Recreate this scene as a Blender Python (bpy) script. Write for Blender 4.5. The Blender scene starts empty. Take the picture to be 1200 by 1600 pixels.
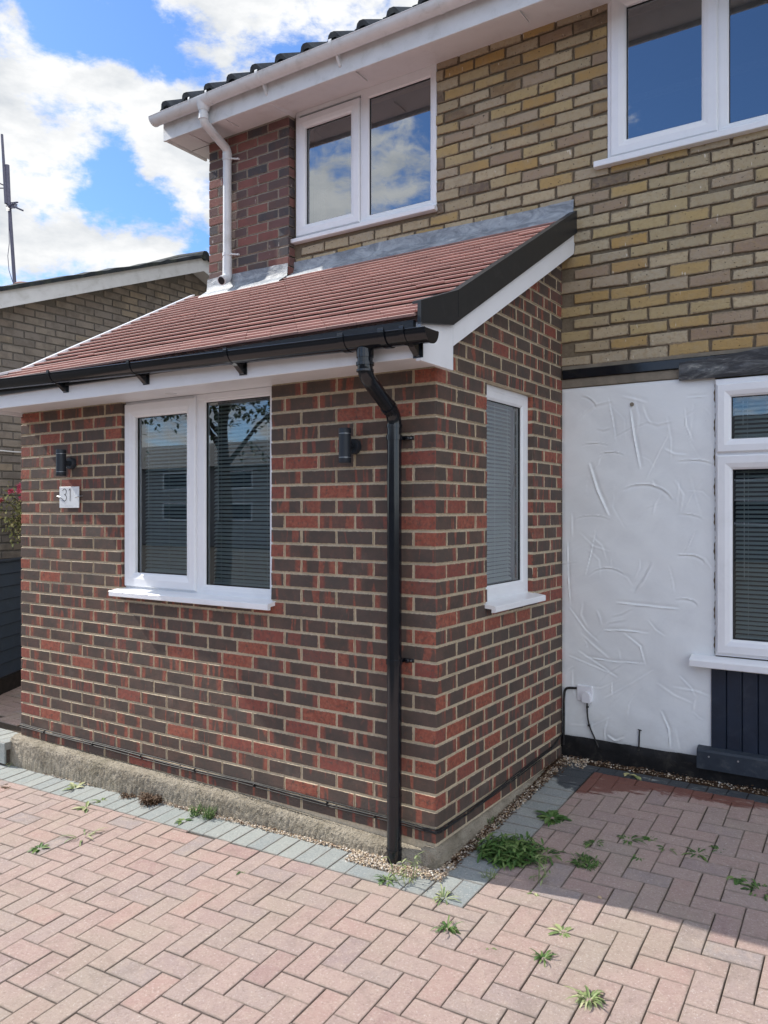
import bpy, bmesh, math, random
from math import sin, cos, pi, radians, sqrt, atan2, exp
from mathutils import Vector, Matrix
random.seed(7)
S = bpy.context.scene
COL = S.collection

# ------------------------------------------------------------------ camera
TH = atan2(1250, 1891)
CAM = Vector((1.807, -3.161, 1.608))
cd = bpy.data.cameras.new("camera"); cam = bpy.data.objects.new("camera", cd); COL.objects.link(cam)
cam.location = CAM; cam.rotation_euler = (pi/2, 0, TH)
cd.sensor_fit = 'VERTICAL'; cd.sensor_height = 36; cd.lens = 1250/1600*36
cd.shift_y = -3/1600
cd.clip_start = 0.05; cd.clip_end = 2000
S.camera = cam
FW = Vector((-sin(TH), cos(TH), 0)); RT = Vector((cos(TH), sin(TH), 0)); UP = Vector((0, 0, 1))
def ray(x, y): return FW + RT*((x-600)/1250) + UP*((797-y)/1250)

# ------------------------------------------------------------------ sun, sky, exposure
SUN_EL, SUN_OFF = radians(40), radians(9)
sv = Vector((-cos(SUN_OFF)*cos(SUN_EL), -sin(SUN_OFF)*cos(SUN_EL), sin(SUN_EL)))
sl = bpy.data.lights.new("sun", 'SUN'); sl.energy = 2.7; sl.angle = radians(0.55); sl.color = (1, .95, .87)
so = bpy.data.objects.new("sun", sl); COL.objects.link(so)
so.rotation_euler = sv.to_track_quat('Z', 'Y').to_euler()
S.view_settings.view_transform = 'Standard'; S.view_settings.look = 'None'
S.view_settings.exposure = 1.25; S.view_settings.gamma = 1

W = bpy.data.worlds.new("World"); S.world = W; W.use_nodes = True
nt = W.node_tree; N = nt.nodes; L = nt.links
bg = N['Background']; bg.inputs['Strength'].default_value = 0.15
sky = N.new('ShaderNodeTexSky'); sky.sky_type = 'NISHITA'; sky.sun_disc = False
sky.sun_elevation = SUN_EL; sky.sun_rotation = atan2(sv.x, sv.y); sky.air_density = 1.0; sky.dust_density = 0.6; sky.ozone_density = 1.6
tc = N.new('ShaderNodeTexCoord')
def wm(op, a, b=None, clamp=False):
    n = N.new('ShaderNodeMath'); n.operation = op; n.use_clamp = clamp
    for i, v in enumerate((a, b)):
        if v is None: continue
        if isinstance(v, (int, float)): n.inputs[i].default_value = v
        else: L.new(v, n.inputs[i])
    return n.outputs[0]
def wnoise(scale, detail, rough, off=(0, 0, 0), zs=2.0, dist=0.0):
    m = N.new('ShaderNodeMapping'); m.inputs['Scale'].default_value = (1, 1, zs); m.inputs['Location'].default_value = off
    L.new(tc.outputs['Generated'], m.inputs[0])
    t = N.new('ShaderNodeTexNoise'); t.inputs['Scale'].default_value = scale; t.inputs['Detail'].default_value = detail
    t.inputs['Roughness'].default_value = rough; t.inputs['Distortion'].default_value = dist
    L.new(m.outputs[0], t.inputs['Vector']); return t.outputs['Fac']
def blob(x, y, rad, amp, mirror=False):
    """soft bump of cloud cover around a sky direction (negative amp = a blue gap)"""
    d = ray(x, y).normalized()
    if mirror: d = Vector((d.x, -d.y, d.z))      # the part of the sky the upper panes reflect
    dn = N.new('ShaderNodeVectorMath'); dn.operation = 'DISTANCE'
    nv = N.new('ShaderNodeVectorMath'); nv.operation = 'NORMALIZE'; L.new(tc.outputs['Generated'], nv.inputs[0])
    L.new(nv.outputs[0], dn.inputs[0]); dn.inputs[1].default_value = d
    q = wm('MULTIPLY', dn.outputs['Value'], 1/rad); q = wm('POWER', q, 2); q = wm('SUBTRACT', 1, q, True)
    return wm('MULTIPLY', q, amp*.72)
n1 = wnoise(6.5, 10, .64, (3.1, 1.7, .4), 1.9, .15)
n2 = wnoise(2.1, 3, .5, (.3, 4.2, 1.1), 1.8)
n3 = wnoise(21, 6, .62, (5.1, 2.7, 1.4), 1.6, .2)
cov = wm('ADD', wm('ADD', wm('MULTIPLY', n1, 1.9), wm('MULTIPLY', n2, .40)), wm('MULTIPLY', wm('SUBTRACT', n3, .5), .75))
for b in [(1060, 150, .30, -.62, True), (1180, 120, .25, -.35, True), (1050, 215, .10, .35, True), (265, 235, .06, .38), (315, 195, .05, .3), (360, 110, .06, .25), (250, 300, .05, .25), (110, 250, .085, -.42), (200, 285, .07, -.42), (235, 330, .045, -.30), (140, 215, .07, -.25), (30, 15, .07, -.30), (120, 25, .06, -.38), (190, 45, .05, -.38), (235, 65, .05, -.3), (300, 100, .045, -.26),
          (345, 95, .05, -.20), (400, 80, .03, -.22), (470, 55, .03, -.2), (300, 380, .03, -.2), (110, 130, .10, .30), (200, 150, .09, .25), (60, 190, .08, .2), (120, 350, .10, .25), (40, 330, .08, .25), (250, 360, .05, .15), (340, 15, .10, .36), (20, 70, .06, .3), (560, 10, .08, .3), (270, 200, .05, .2)]:
    cov = wm('ADD', cov, blob(*b))
mr = N.new('ShaderNodeMapRange'); mr.interpolation_type = 'SMOOTHSTEP'
L.new(cov, mr.inputs['Value']); mr.inputs['From Min'].default_value = .95; mr.inputs['From Max'].default_value = 1.30
cr = N.new('ShaderNodeValToRGB'); L.new(wnoise(7, 6, .6, (1.1, .4, 2.2), 2.4), cr.inputs[0])
cr.color_ramp.elements[0].position = .38; cr.color_ramp.elements[0].color = (2.0, 2.1, 2.22, 1)
cr.color_ramp.elements[1].position = .58; cr.color_ramp.elements[1].color = (2.85, 2.87, 2.88, 1)
mx = N.new('ShaderNodeMix'); mx.data_type = 'RGBA'
sk2 = N.new('ShaderNodeMix'); sk2.data_type = 'RGBA'; sk2.blend_type = 'MULTIPLY'; sk2.inputs[0].default_value = 1
L.new(sky.outputs[0], sk2.inputs[6]); sk2.inputs[7].default_value = (.31, .43, .60, 1)
# extra brightness added to clouds opposite the sun and overhead, as fill light
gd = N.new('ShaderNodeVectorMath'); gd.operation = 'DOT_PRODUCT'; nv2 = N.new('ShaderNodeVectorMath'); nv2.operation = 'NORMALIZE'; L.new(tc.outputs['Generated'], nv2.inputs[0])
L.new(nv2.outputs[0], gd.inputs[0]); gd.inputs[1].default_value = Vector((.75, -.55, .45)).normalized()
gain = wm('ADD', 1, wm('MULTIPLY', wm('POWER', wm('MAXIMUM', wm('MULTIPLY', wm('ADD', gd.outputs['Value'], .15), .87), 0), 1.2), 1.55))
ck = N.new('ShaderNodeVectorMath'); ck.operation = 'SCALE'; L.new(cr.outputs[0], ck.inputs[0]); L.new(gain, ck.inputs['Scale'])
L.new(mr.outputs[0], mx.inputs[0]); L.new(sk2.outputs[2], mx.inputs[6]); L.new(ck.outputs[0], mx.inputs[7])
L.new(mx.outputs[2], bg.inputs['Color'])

# ------------------------------------------------------------------ materials
class Mat:
    def __init__(s, name):
        s.m = bpy.data.materials.new(name); s.m.use_nodes = True
        s.t = s.m.node_tree; s.n = s.t.nodes; s.b = s.n['Principled BSDF']; s.o = s.n['Material Output']
    def link(s, a, b): s.t.links.new(a, b)
    def math(s, op, a, b=None, c=None, clamp=False):
        n = s.n.new('ShaderNodeMath'); n.operation = op; n.use_clamp = clamp
        for i, v in enumerate((a, b, c)):
            if v is None: continue
            if isinstance(v, (int, float)): n.inputs[i].default_value = v
            else: s.link(v, n.inputs[i])
        return n.outputs[0]
    def step(s, v, a, b):
        n = s.n.new('ShaderNodeMapRange'); n.interpolation_type = 'SMOOTHSTEP'; s.link(v, n.inputs['Value'])
        n.inputs['From Min'].default_value = a; n.inputs['From Max'].default_value = b; return n.outputs[0]
    def pos(s, scale=(1, 1, 1)):
        g = s.n.new('ShaderNodeNewGeometry'); m = s.n.new('ShaderNodeMapping'); m.inputs['Scale'].default_value = scale
        s.link(g.outputs['Position'], m.inputs[0]); return m.outputs[0]
    def noise(s, scale, detail=4, rough=.55, vec=None, dist=0, out='Fac'):
        t = s.n.new('ShaderNodeTexNoise'); t.inputs['Scale'].default_value = scale; t.inputs['Detail'].default_value = detail
        t.inputs['Roughness'].default_value = rough; t.inputs['Distortion'].default_value = dist
        s.link(vec if vec is not None else s.pos(), t.inputs['Vector']); return t.outputs[out]
    def attr(s, name, out='Vector'):
        a = s.n.new('ShaderNodeAttribute'); a.attribute_name = name; return a.outputs[out]
    def sep(s, v):
        n = s.n.new('ShaderNodeSeparateXYZ'); s.link(v, n.inputs[0]); return n.outputs
    def comb(s, x, y, z):
        n = s.n.new('ShaderNodeCombineXYZ')
        for i, v in enumerate((x, y, z)):
            if isinstance(v, (int, float)): n.inputs[i].default_value = v
            else: s.link(v, n.inputs[i])
        return n.outputs[0]
    def mix(s, f, a, b, blend='MIX'):
        n = s.n.new('ShaderNodeMix'); n.data_type = 'RGBA'; n.blend_type = blend
        for i, v in ((0, f), (6, a), (7, b)):
            if isinstance(v, (int, float)): n.inputs[i].default_value = v
            elif isinstance(v, tuple): n.inputs[i].default_value = v + (1,) if len(v) == 3 else v
            else: s.link(v, n.inputs[i])
        return n.outputs[2]
    def ramp(s, f, stops, const=False):
        n = s.n.new('ShaderNodeValToRGB'); s.link(f, n.inputs[0]); e = n.color_ramp.elements
        if const: n.color_ramp.interpolation = 'CONSTANT'
        while len(e) < len(stops): e.new(.5)
        for i, (p, c) in enumerate(stops): e[i].position = p; e[i].color = c + (1,)
        return n.outputs[0]
    def bump(s, h, strength=.4, dist=.01, prev=None):
        n = s.n.new('ShaderNodeBump'); n.inputs['Strength'].default_value = strength; n.inputs['Distance'].default_value = dist
        s.link(h, n.inputs['Height'])
        if prev is not None: s.link(prev, n.inputs['Normal'])
        return n.outputs[0]
    def done(s, col=None, rough=.8, normal=None, spec=.4):
        if col is not None:
            if isinstance(col, tuple): s.b.inputs['Base Color'].default_value = col + (1,)
            else: s.link(col, s.b.inputs['Base Color'])
        if isinstance(rough, (int, float)): s.b.inputs['Roughness'].default_value = rough
        else: s.link(rough, s.b.inputs['Roughness'])
        s.b.inputs['Specular IOR Level'].default_value = spec
        if normal is not None: s.link(normal, s.b.inputs['Normal'])
        return s.m

def brick_mat(name, kind):
    M = Mat(name)
    r = M.sep(M.attr('rnd')); sz = M.sep(M.attr('bsz')); uv = M.sep(M.attr('buv'))
    p = M.pos()
    big = M.noise(9, 3, .6, p); fine = M.noise(130, 5, .7, p); mid = M.noise(38, 5, .65, p)
    # distance to the brick edge, wobbled: mortar smears over the arris
    du = M.math('SUBTRACT', sz[0], M.math('ABSOLUTE', uv[0])); dv = M.math('SUBTRACT', sz[1], M.math('ABSOLUTE', uv[1]))
    dd = M.math('MINIMUM', du, dv)
    if kind == 'red':
        sd = M.comb(M.math('MULTIPLY', uv[0], 15), M.math('ADD', M.math('MULTIPLY', uv[1], 2.0), M.math('MULTIPLY', r[0], 90)), M.math('MULTIPLY', r[1], 50))
        band = M.noise(1.0, 2, .5, sd, 1.2)
        dark = M.mix(M.step(big, .3, .7), (.072, .056, .046), (.115, .074, .058))
        dark = M.mix(M.math('MULTIPLY', r[2], .6), dark, (.080, .068, .060))
        dark = M.mix(M.math('MULTIPLY', M.step(mid, .52, .75), .5), dark, (.175, .085, .062))
        red = M.mix(M.step(mid, .35, .7), (.24, .070, .046), (.33, .115, .075))
        red = M.mix(M.math('MULTIPLY', M.step(r[2], .4, .9), .55), red, (.18, .060, .052))
        end = M.step(M.math('DIVIDE', M.math('ABSOLUTE', uv[0]), sz[0]), .62, .80)
        end = M.math('MULTIPLY', end, M.step(r[1], .56, .62))
        thr = M.math('ADD', band, M.math('MULTIPLY', M.step(r[0], .55, 1.0), .14))
        stripe = M.math('MULTIPLY', M.step(thr, .61, .68), .8)
        full = M.step(r[0], .885, .90)
        mask = M.math('MAXIMUM', M.math('MAXIMUM', M.math('MULTIPLY', end, .85), stripe), full)
        mask = M.math('MULTIPLY', mask, M.step(M.noise(60, 4, .7, p), .28, .52))
        col = M.mix(mask, dark, red)
        speck = M.step(M.noise(210, 2, .5, p), .66, .74)
        col = M.mix(M.math('MULTIPLY', speck, .5), col, (.03, .025, .024))
        col = M.mix(M.math('MULTIPLY', M.step(M.noise(3.2, 5, .7, p), .56, .78), .22), col, (.30, .26, .22))
        mort = (.62, .52, .37); e0, e1 = .0010, .0032
        nrm = M.bump(fine, .35, .003); nrm = M.bump(mid, .5, .004, nrm); rough = .78
    elif kind == 'pier':
        col = M.ramp(r[0], [(0, (.19, .080, .070)), (.3, (.22, .095, .080)), (.5, (.16, .085, .080)), (.7, (.095, .075, .072)), (.88, (.072, .066, .070))])
        col = M.mix(M.math('MULTIPLY', M.step(big, .4, .7), .5), col, (.13, .075, .062))
        col = M.mix(M.math('MULTIPLY', M.step(mid, .55, .8), .4), col, (.26, .14, .10))
        wh = M.step(M.noise(30, 2, .5, M.pos((1, 1, .35))), .72, .76)
        col = M.mix(M.math('MULTIPLY', wh, .6), col, (.55, .52, .48))
        mort = (.42, .36, .29); e0, e1 = .0008, .003
        nrm = M.bump(fine, .35, .003); nrm = M.bump(mid, .5, .004, nrm); rough = .8
    elif kind == 'yellow':
        col = M.ramp(r[0], [(0, (.40, .265, .105)), (.15, (.43, .33, .165)), (.3, (.37, .305, .20)), (.48, (.46, .375, .245)), (.62, (.41, .35, .25)), (.76, (.36, .285, .205)), (.86, (.28, .20, .14)), (.91, (.44, .285, .105)), (.985, (.15, .115, .09))])
        col = M.mix(M.math('MULTIPLY', M.step(mid, .42, .72), .5), col, (.33, .235, .115))
        col = M.mix(M.math('MULTIPLY', M.step(big, .45, .75), .4), col, (.36, .30, .21))
        pit = M.step(M.noise(58, 3, .6, p), .645, .69)
        col = M.mix(M.math('MULTIPLY', pit, .85), col, (.05, .042, .035))
        col = M.mix(M.math('MULTIPLY', M.step(M.noise(2.1, 5, .7, p), .52, .78), .45), col, (.21, .18, .135))
        wh = M.step(M.noise(26, 2, .5, M.pos((1.6, 1, .5))), .735, .76)
        col = M.mix(M.math('MULTIPLY', wh, .75), col, (.62, .57, .47))
        mort = (.25, .195, .135); e0, e1 = .000, .008
        nrm = M.bump(fine, .5, .004); nrm = M.bump(mid, .8, .007, nrm); nrm = M.bump(M.math('SUBTRACT', 1, pit), .7, .004, nrm); rough = .88
    elif kind == 'far':
        col = M.ramp(r[0], [(0, (.23, .20, .175)), (.4, (.27, .24, .205)), (.75, (.20, .18, .165)), (.92, (.29, .245, .19))])
        col = M.mix(M.math('MULTIPLY', M.step(big, .4, .7), .6), col, (.13, .115, .10))
        mort = (.19, .175, .16); e0, e1 = .001, .005
        nrm = M.bump(mid, .8, .006); rough = .9
    wob = M.math('ADD', dd, M.math('MULTIPLY', M.math('SUBTRACT', M.noise(55, 4, .7, p), .5), .032 if kind == 'yellow' else .014 if kind == 'far' else .008))
    edge = M.math('SUBTRACT', 1, M.step(wob, e0, e1))
    mcol = M.mix(M.step(M.noise(45, 4, .7, p), .3, .7), mort, tuple(c*.72 for c in mort))
    col = M.mix(M.math('MULTIPLY', edge, .85), col, mcol)
    M.done(col, rough, nrm, .25); return M.m

def mortar_mat(name, c):
    M = Mat(name); a = M.noise(60, 5, .7); b = M.noise(5, 4, .6); g = M.noise(300, 3, .6)
    col = M.mix(M.step(a, .3, .75), c, tuple(x*.70 for x in c)); col = M.mix(M.math('MULTIPLY', M.step(b, .45, .75), .4), col, tuple(x*.6 for x in c))
    return M.done(col, .95, M.bump(g, .5, .003, M.bump(a, .6, .005)), .15)

def plain(name, c, rough=.5, spec=.4, nz=0.0, ns=30, bump=0.0, dirt=None, ds=6, da=.5, metal=0):
    M = Mat(name)
    col = c
    if nz: col = M.mix(M.step(M.noise(ns, 4, .6), .3, .7), c, tuple(x*(1-nz) for x in c))
    if dirt: col = M.mix(M.math('MULTIPLY', M.step(M.noise(ds, 6, .7, dist=.5), .5, .72), da), col, dirt)
    nr = M.bump(M.noise(ns*2.5, 4, .6), bump, .004) if bump else None
    M.b.inputs['Metallic'].default_value = metal
    return M.done(col, rough, nr, spec)

m_red = brick_mat('dark_red_brick', 'red'); m_pier = brick_mat('weathered_red_brick', 'pier'); m_yel = brick_mat('stock_brick', 'yellow'); m_far = brick_mat('distant_brick', 'far')
m_mred = mortar_mat('buff_mortar', (.64, .545, .40)); m_mpier = mortar_mat('grey_mortar', (.40, .36, .31)); m_myel = mortar_mat('old_mortar', (.21, .17, .12)); m_mfar = mortar_mat('distant_mortar', (.17, .16, .145))
m_upvc = plain('white_upvc', (.80, .81, .83), .28, .5, .03, 8, 0, (.62, .63, .63), 5, .25)
m_fasc = plain('white_fascia', (.80, .81, .83), .32, .45, .03, 4, 0, (.60, .60, .60), 4, .3)
m_oldw = plain('aged_white_plastic', (.68, .70, .71), .42, .4, .08, 9, 0, (.42, .43, .40), 9, .4)
m_soff = plain('aged_soffit_plastic', (.68, .69, .70), .5, .35, .05, 6, 0, (.48, .46, .46), 3, .4)
m_blk = plain('black_pvc', (.008, .010, .014), .13, .5, .2, 12, 0, (.03, .03, .03), 20, .15)
m_verge = plain('black_verge_plastic', (.018, .020, .023), .42, .4, .15, 20, 0, (.06, .06, .06), 14, .3)
m_gask = plain('black_gasket', (.012, .012, .012), .6)
m_blind = plain('grey_blind_slat', (.42, .47, .46), .5, .3)
m_cord = plain('pale_cord', (.55, .56, .54), .7)
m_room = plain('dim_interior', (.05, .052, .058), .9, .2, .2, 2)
m_navy = plain('navy_painted_timber', (.012, .022, .042), .42, .4, .3, 7, .12, (.045, .055, .075), 9, .4)
m_navy2 = plain('faded_navy_timber', (.030, .040, .055), .55, .35, .3, 9, .2, (.09, .095, .10), 14, .5)
m_bit = plain('black_bitumen_paint', (.013, .013, .014), .6, .3, .4, 25, .6, (.07, .062, .05), 12, .5)
m_lamp = plain('anthracite_metal', (.020, .026, .034), .45, .4)
m_steel = plain('steel', (.45, .46, .47), .35, .5, metal=.8)
m_glasspl = plain('silver_acrylic', (.72, .75, .76), .18, .6, .06, 20)
m_ink = plain('black_lettering', (.02, .02, .022), .5)
m_cable = plain('black_cable', (.014, .014, .015), .5, .4, .3, 60, 0, (.18, .16, .13), 30, .4)
m_sock = plain('white_socket_plastic', (.74, .75, .79), .35, .5)
m_ant = plain('weathered_aerial_metal', (.16, .15, .20), .5, .4, .2, 30)
m_pot = plain('terracotta', (.22, .09, .07), .8, .2, .3, 12, .3)

def glass_mat(name='window_glass', tint=(.86, .93, .92), boost=.10, wav=.0):
    M = Mat(name); t = M.t; n = M.n; n.remove(M.b)
    tr = n.new('ShaderNodeBsdfTransparent'); tr.inputs[0].default_value = tint + (1,)
    gl = n.new('ShaderNodeBsdfGlossy'); gl.inputs['Roughness'].default_value = 0.0; gl.inputs['Color'].default_value = (.93, .97, 1, 1)
    fr = n.new('ShaderNodeFresnel'); fr.inputs['IOR'].default_value = 1.5
    f = M.math('ADD', M.math('MULTIPLY', fr.outputs[0], 1.7), boost, clamp=True)
    g = M.noise(1.6, 2, .5); b = M.bump(g, .012 + wav, .05); M.link(b, gl.inputs['Normal'])
    mixs = n.new('ShaderNodeMixShader'); M.link(f, mixs.inputs[0]); M.link(tr.outputs[0], mixs.inputs[1]); M.link(gl.outputs[0], mixs.inputs[2])
    M.link(mixs.outputs[0], M.o.inputs[0]); return M.m
m_glass = glass_mat(); m_glassu = glass_mat('upper_window_glass', (.70, .76, .80), .22, .02)

def paver_mat(name, kind):
    M = Mat(name); r = M.sep(M.attr('rnd')); p = M.pos()
    fine = M.noise(105, 6, .85, p); mid = M.noise(18, 7, .75, p); big = M.noise(1.6, 4, .6, p)
    if kind == 'pink':
        col = M.ramp(r[0], [(0, (.37, .265, .235)), (.3, (.40, .295, .26)), (.55, (.35, .275, .25)), (.78, (.40, .27, .235)), (.9, (.31, .265, .255)), (1, (.36, .22, .195))])
        col = M.mix(M.math('MULTIPLY', M.step(mid, .42, .66), .55), col, (.44, .34, .285))
        col = M.mix(M.math('MULTIPLY', M.step(big, .45, .68), .42), col, (.33, .29, .225)); col = M.mix(M.math('MULTIPLY', M.step(M.noise(5, 6, .75, p, .6), .52, .68), .35), col, (.22, .17, .145))
        wet = (.17, .060, .042)
    else:
        col = M.ramp(r[0], [(0, (.27, .30, .29)), (.5, (.33, .35, .33)), (1, (.24, .27, .275))])
        col = M.mix(M.math('MULTIPLY', M.step(mid, .4, .75), .4), col, (.38, .385, .35))
        col = M.mix(M.math('MULTIPLY', M.step(big, .5, .7), .3), col, (.30, .29, .24))
        wet = (.030, .038, .050)
    col = M.mix(M.math('MULTIPLY', M.step(fine, .56, .64), .7), col, (.64, .58, .53))
    col = M.mix(M.math('MULTIPLY', M.math('SUBTRACT', 1, M.step(fine, .36, .46)), .55), col, (.15, .11, .10))
    # dirt gathered by the brick edges
    sz = M.sep(M.attr('bsz')); uv = M.sep(M.attr('buv'))
    dd = M.math('MINIMUM', M.math('SUBTRACT', sz[0], M.math('ABSOLUTE', uv[0])), M.math('SUBTRACT', sz[1], M.math('ABSOLUTE', uv[1])))
    wob = M.math('ADD', dd, M.math('MULTIPLY', M.math('SUBTRACT', M.noise(40, 5, .7, p), .5), .022))
    col = M.mix(M.math('MULTIPLY', M.math('SUBTRACT', 1, M.step(wob, .0, .008)), .5), col, (.20, .165, .13))
    # damp patch beside the house wall
    xyz = M.sep(p)
    y0 = M.math('SUBTRACT', xyz[1], M.math('SUBTRACT', 1.23, M.math('MULTIPLY', M.math('MAXIMUM', M.math('SUBTRACT', .34, M.math('ABSOLUTE', M.math('SUBTRACT', xyz[0], .30))), 0), .62)))
    dm = M.math('ADD', M.math('MULTIPLY', y0, 3.2), M.math('SUBTRACT', M.noise(7, 5, .7, M.pos((1, 2.4, 1)), .8), .5))
    dm = M.math('SUBTRACT', dm, M.math('MULTIPLY', M.math('MAXIMUM', M.math('SUBTRACT', xyz[0], .95), 0), .9))
    damp = M.step(dm, .02, .10)
    damp = M.math('MULTIPLY', damp, M.step(M.noise(16, 4, .7, M.pos((.5, 2.2, 1))), .30, .42))
    damp = M.math('MULTIPLY', damp, M.step(xyz[1], .4, .9))
    damp = M.math('MULTIPLY', damp, M.math('SUBTRACT', 1, M.step(xyz[0], 1.0, 2.0)))
    col = M.mix(M.math('MULTIPLY', damp, .88), col, wet)
    rough = M.math('SUBTRACT', .86, M.math('MULTIPLY', damp, .4))
    return M.done(col, rough, M.bump(fine, .9, .005, M.bump(mid, .6, .006)), .3)
m_pav = paver_mat('pink_block_paver', 'pink'); m_pgr = paver_mat('grey_block_paver', 'grey')
m_sand = plain('joint_sand', (.105, .082, .066), .95, .1, .4, 90, .6, (.05, .05, .035), 5, .5)
m_ground = plain('tarmac_and_soil', (.09, .085, .078), .95, .1, .4, 20, .6)

def conc_mat():
    M = Mat('old_concrete'); p = M.pos(); a = M.noise(70, 6, .8, p); b = M.noise(9, 5, .7, p); v = M.n.new('ShaderNodeTexVoronoi'); v.inputs['Scale'].default_value = 110; M.link(p, v.inputs['Vector'])
    col = M.mix(M.step(b, .35, .7), (.42, .37, .29), (.29, .25, .19)); col = M.mix(M.math('MULTIPLY', M.step(a, .55, .68), .7), col, (.52, .47, .39))
    col = M.mix(M.math('MULTIPLY', M.step(M.noise(150, 3, .6, p), .60, .68), .7), col, (.09, .075, .055))
    col = M.mix(M.math('MULTIPLY', M.step(M.noise(4, 6, .75, p), .5, .68), .6), col, (.15, .135, .09))
    return M.done(col, .95, M.bump(v.outputs['Distance'], .8, .006, M.bump(a, 1, .012)), .15)
m_conc = conc_mat()
def lead_mat():
    M = Mat('weathered_lead'); a = M.noise(7, 6, .7, M.pos((1, 1, 2)), .8); b = M.noise(40, 4, .6)
    col = M.mix(M.step(a, .35, .65), (.17, .19, .215), (.36, .39, .42)); col = M.mix(M.math('MULTIPLY', M.step(a, .62, .72), .8), col, (.60, .62, .60))
    col = M.mix(M.math('MULTIPLY', M.step(b, .6, .7), .4), col, (.13, .14, .16))
    return M.done(col, .55, M.bump(a, .5, .02, M.bump(b, .3, .004)), .5)
m_lead = lead_mat()
def lead2_mat():
    M = Mat('smeared_old_lead'); a = M.noise(5, 6, .75, M.pos((.7, 1, 3.2)), 1.6); b = M.noise(30, 4, .6)
    col = M.mix(M.step(a, .42, .60), (.045, .047, .052), (.12, .125, .13)); col = M.mix(M.math('MULTIPLY', M.step(a, .58, .66), .7), col, (.36, .36, .33))
    return M.done(col, .6, M.bump(a, .8, .03, M.bump(b, .4, .004)), .4)
m_lead2 = lead2_mat()
def tile_mat():
    M = Mat('plain_clay_tile'); r = M.sep(M.attr('rnd')); f = M.noise(160, 4, .7); b = M.noise(3, 4, .6)
    col = M.ramp(r[0], [(0, (.37, .215, .19)), (.5, (.42, .25, .22)), (.8, (.46, .27, .235)), (1, (.34, .20, .18))])
    col = M.mix(M.math('MULTIPLY', M.step(b, .4, .7), .35), col, (.33, .20, .17)); col = M.mix(M.math('MULTIPLY', M.step(f, .58, .7), .4), col, (.42, .30, .27))
    return M.done(col, .72, M.bump(f, .5, .002), .45)
m_tile = tile_mat()
m_slate = plain('dark_concrete_tile', (.055, .060, .068), .75, .3, .4, 14, .5, (.11, .12, .11), 9, .5)
m_slate2 = plain('mossy_dark_tile', (.040, .048, .055), .85, .2, .5, 9, 1, (.09, .105, .07), 6, .7)
def render_mat():
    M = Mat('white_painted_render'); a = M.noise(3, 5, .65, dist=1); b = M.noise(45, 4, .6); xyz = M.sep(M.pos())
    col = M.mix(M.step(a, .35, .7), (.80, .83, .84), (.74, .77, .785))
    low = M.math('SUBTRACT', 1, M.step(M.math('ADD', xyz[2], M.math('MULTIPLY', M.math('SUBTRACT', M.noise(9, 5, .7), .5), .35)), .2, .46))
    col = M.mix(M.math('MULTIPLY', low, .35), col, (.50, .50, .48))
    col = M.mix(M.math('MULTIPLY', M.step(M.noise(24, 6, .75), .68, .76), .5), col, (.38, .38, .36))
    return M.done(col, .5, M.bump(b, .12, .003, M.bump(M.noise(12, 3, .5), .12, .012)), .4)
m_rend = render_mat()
m_beige = plain('dirty_beige_mortar_strip', (.24, .21, .165), .9, .2, .2, 15, .4, (.12, .105, .09), 8, .6)
def pebble_mat():
    M = Mat('pea_gravel'); r = M.sep(M.attr('rnd'))
    col = M.ramp(r[0], [(0, (.42, .31, .19)), (.25, (.55, .46, .34)), (.45, (.30, .20, .13)), (.6, (.62, .56, .47)), (.75, (.22, .17, .13)), (.88, (.46, .38, .30)), (.96, (.75, .70, .62))])
    return M.done(col, .7, M.bump(M.noise(300, 2, .5), .3, .002), .3)
m_peb = pebble_mat()
m_litter = plain('brown_leaf_litter', (.065, .04, .024), .95, .1, .5, 60, .8, (.15, .10, .06), 30, .5)
def leaf_mat(name, a, b, c):
    M = Mat(name); r = M.sep(M.attr('rnd')); col = M.ramp(r[0], [(0, a), (.5, b), (1, c)])
    M.done(col, .55, None, .3); return M.m
m_leaf = leaf_mat('weed_leaf', (.045, .10, .025), (.075, .15, .035), (.16, .22, .07))
m_leafp = leaf_mat('pale_weed_leaf', (.12, .18, .06), (.22, .27, .11), (.40, .40, .22))
m_leafd = leaf_mat('dried_leaf', (.06, .035, .022), (.10, .055, .03), (.16, .10, .06))
m_leafy = leaf_mat('yellowing_leaf', (.16, .20, .06), (.33, .34, .14), (.50, .45, .22))
m_pink = leaf_mat('pink_petal', (.70, .10, .22), (.80, .16, .30), (.85, .30, .40))
m_tree = leaf_mat('tree_leaf', (.035, .065, .02), (.06, .10, .03), (.10, .14, .05))
m_bark = plain('bark', (.10, .08, .06), .9, .1, .4, 20, .6)

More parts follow.
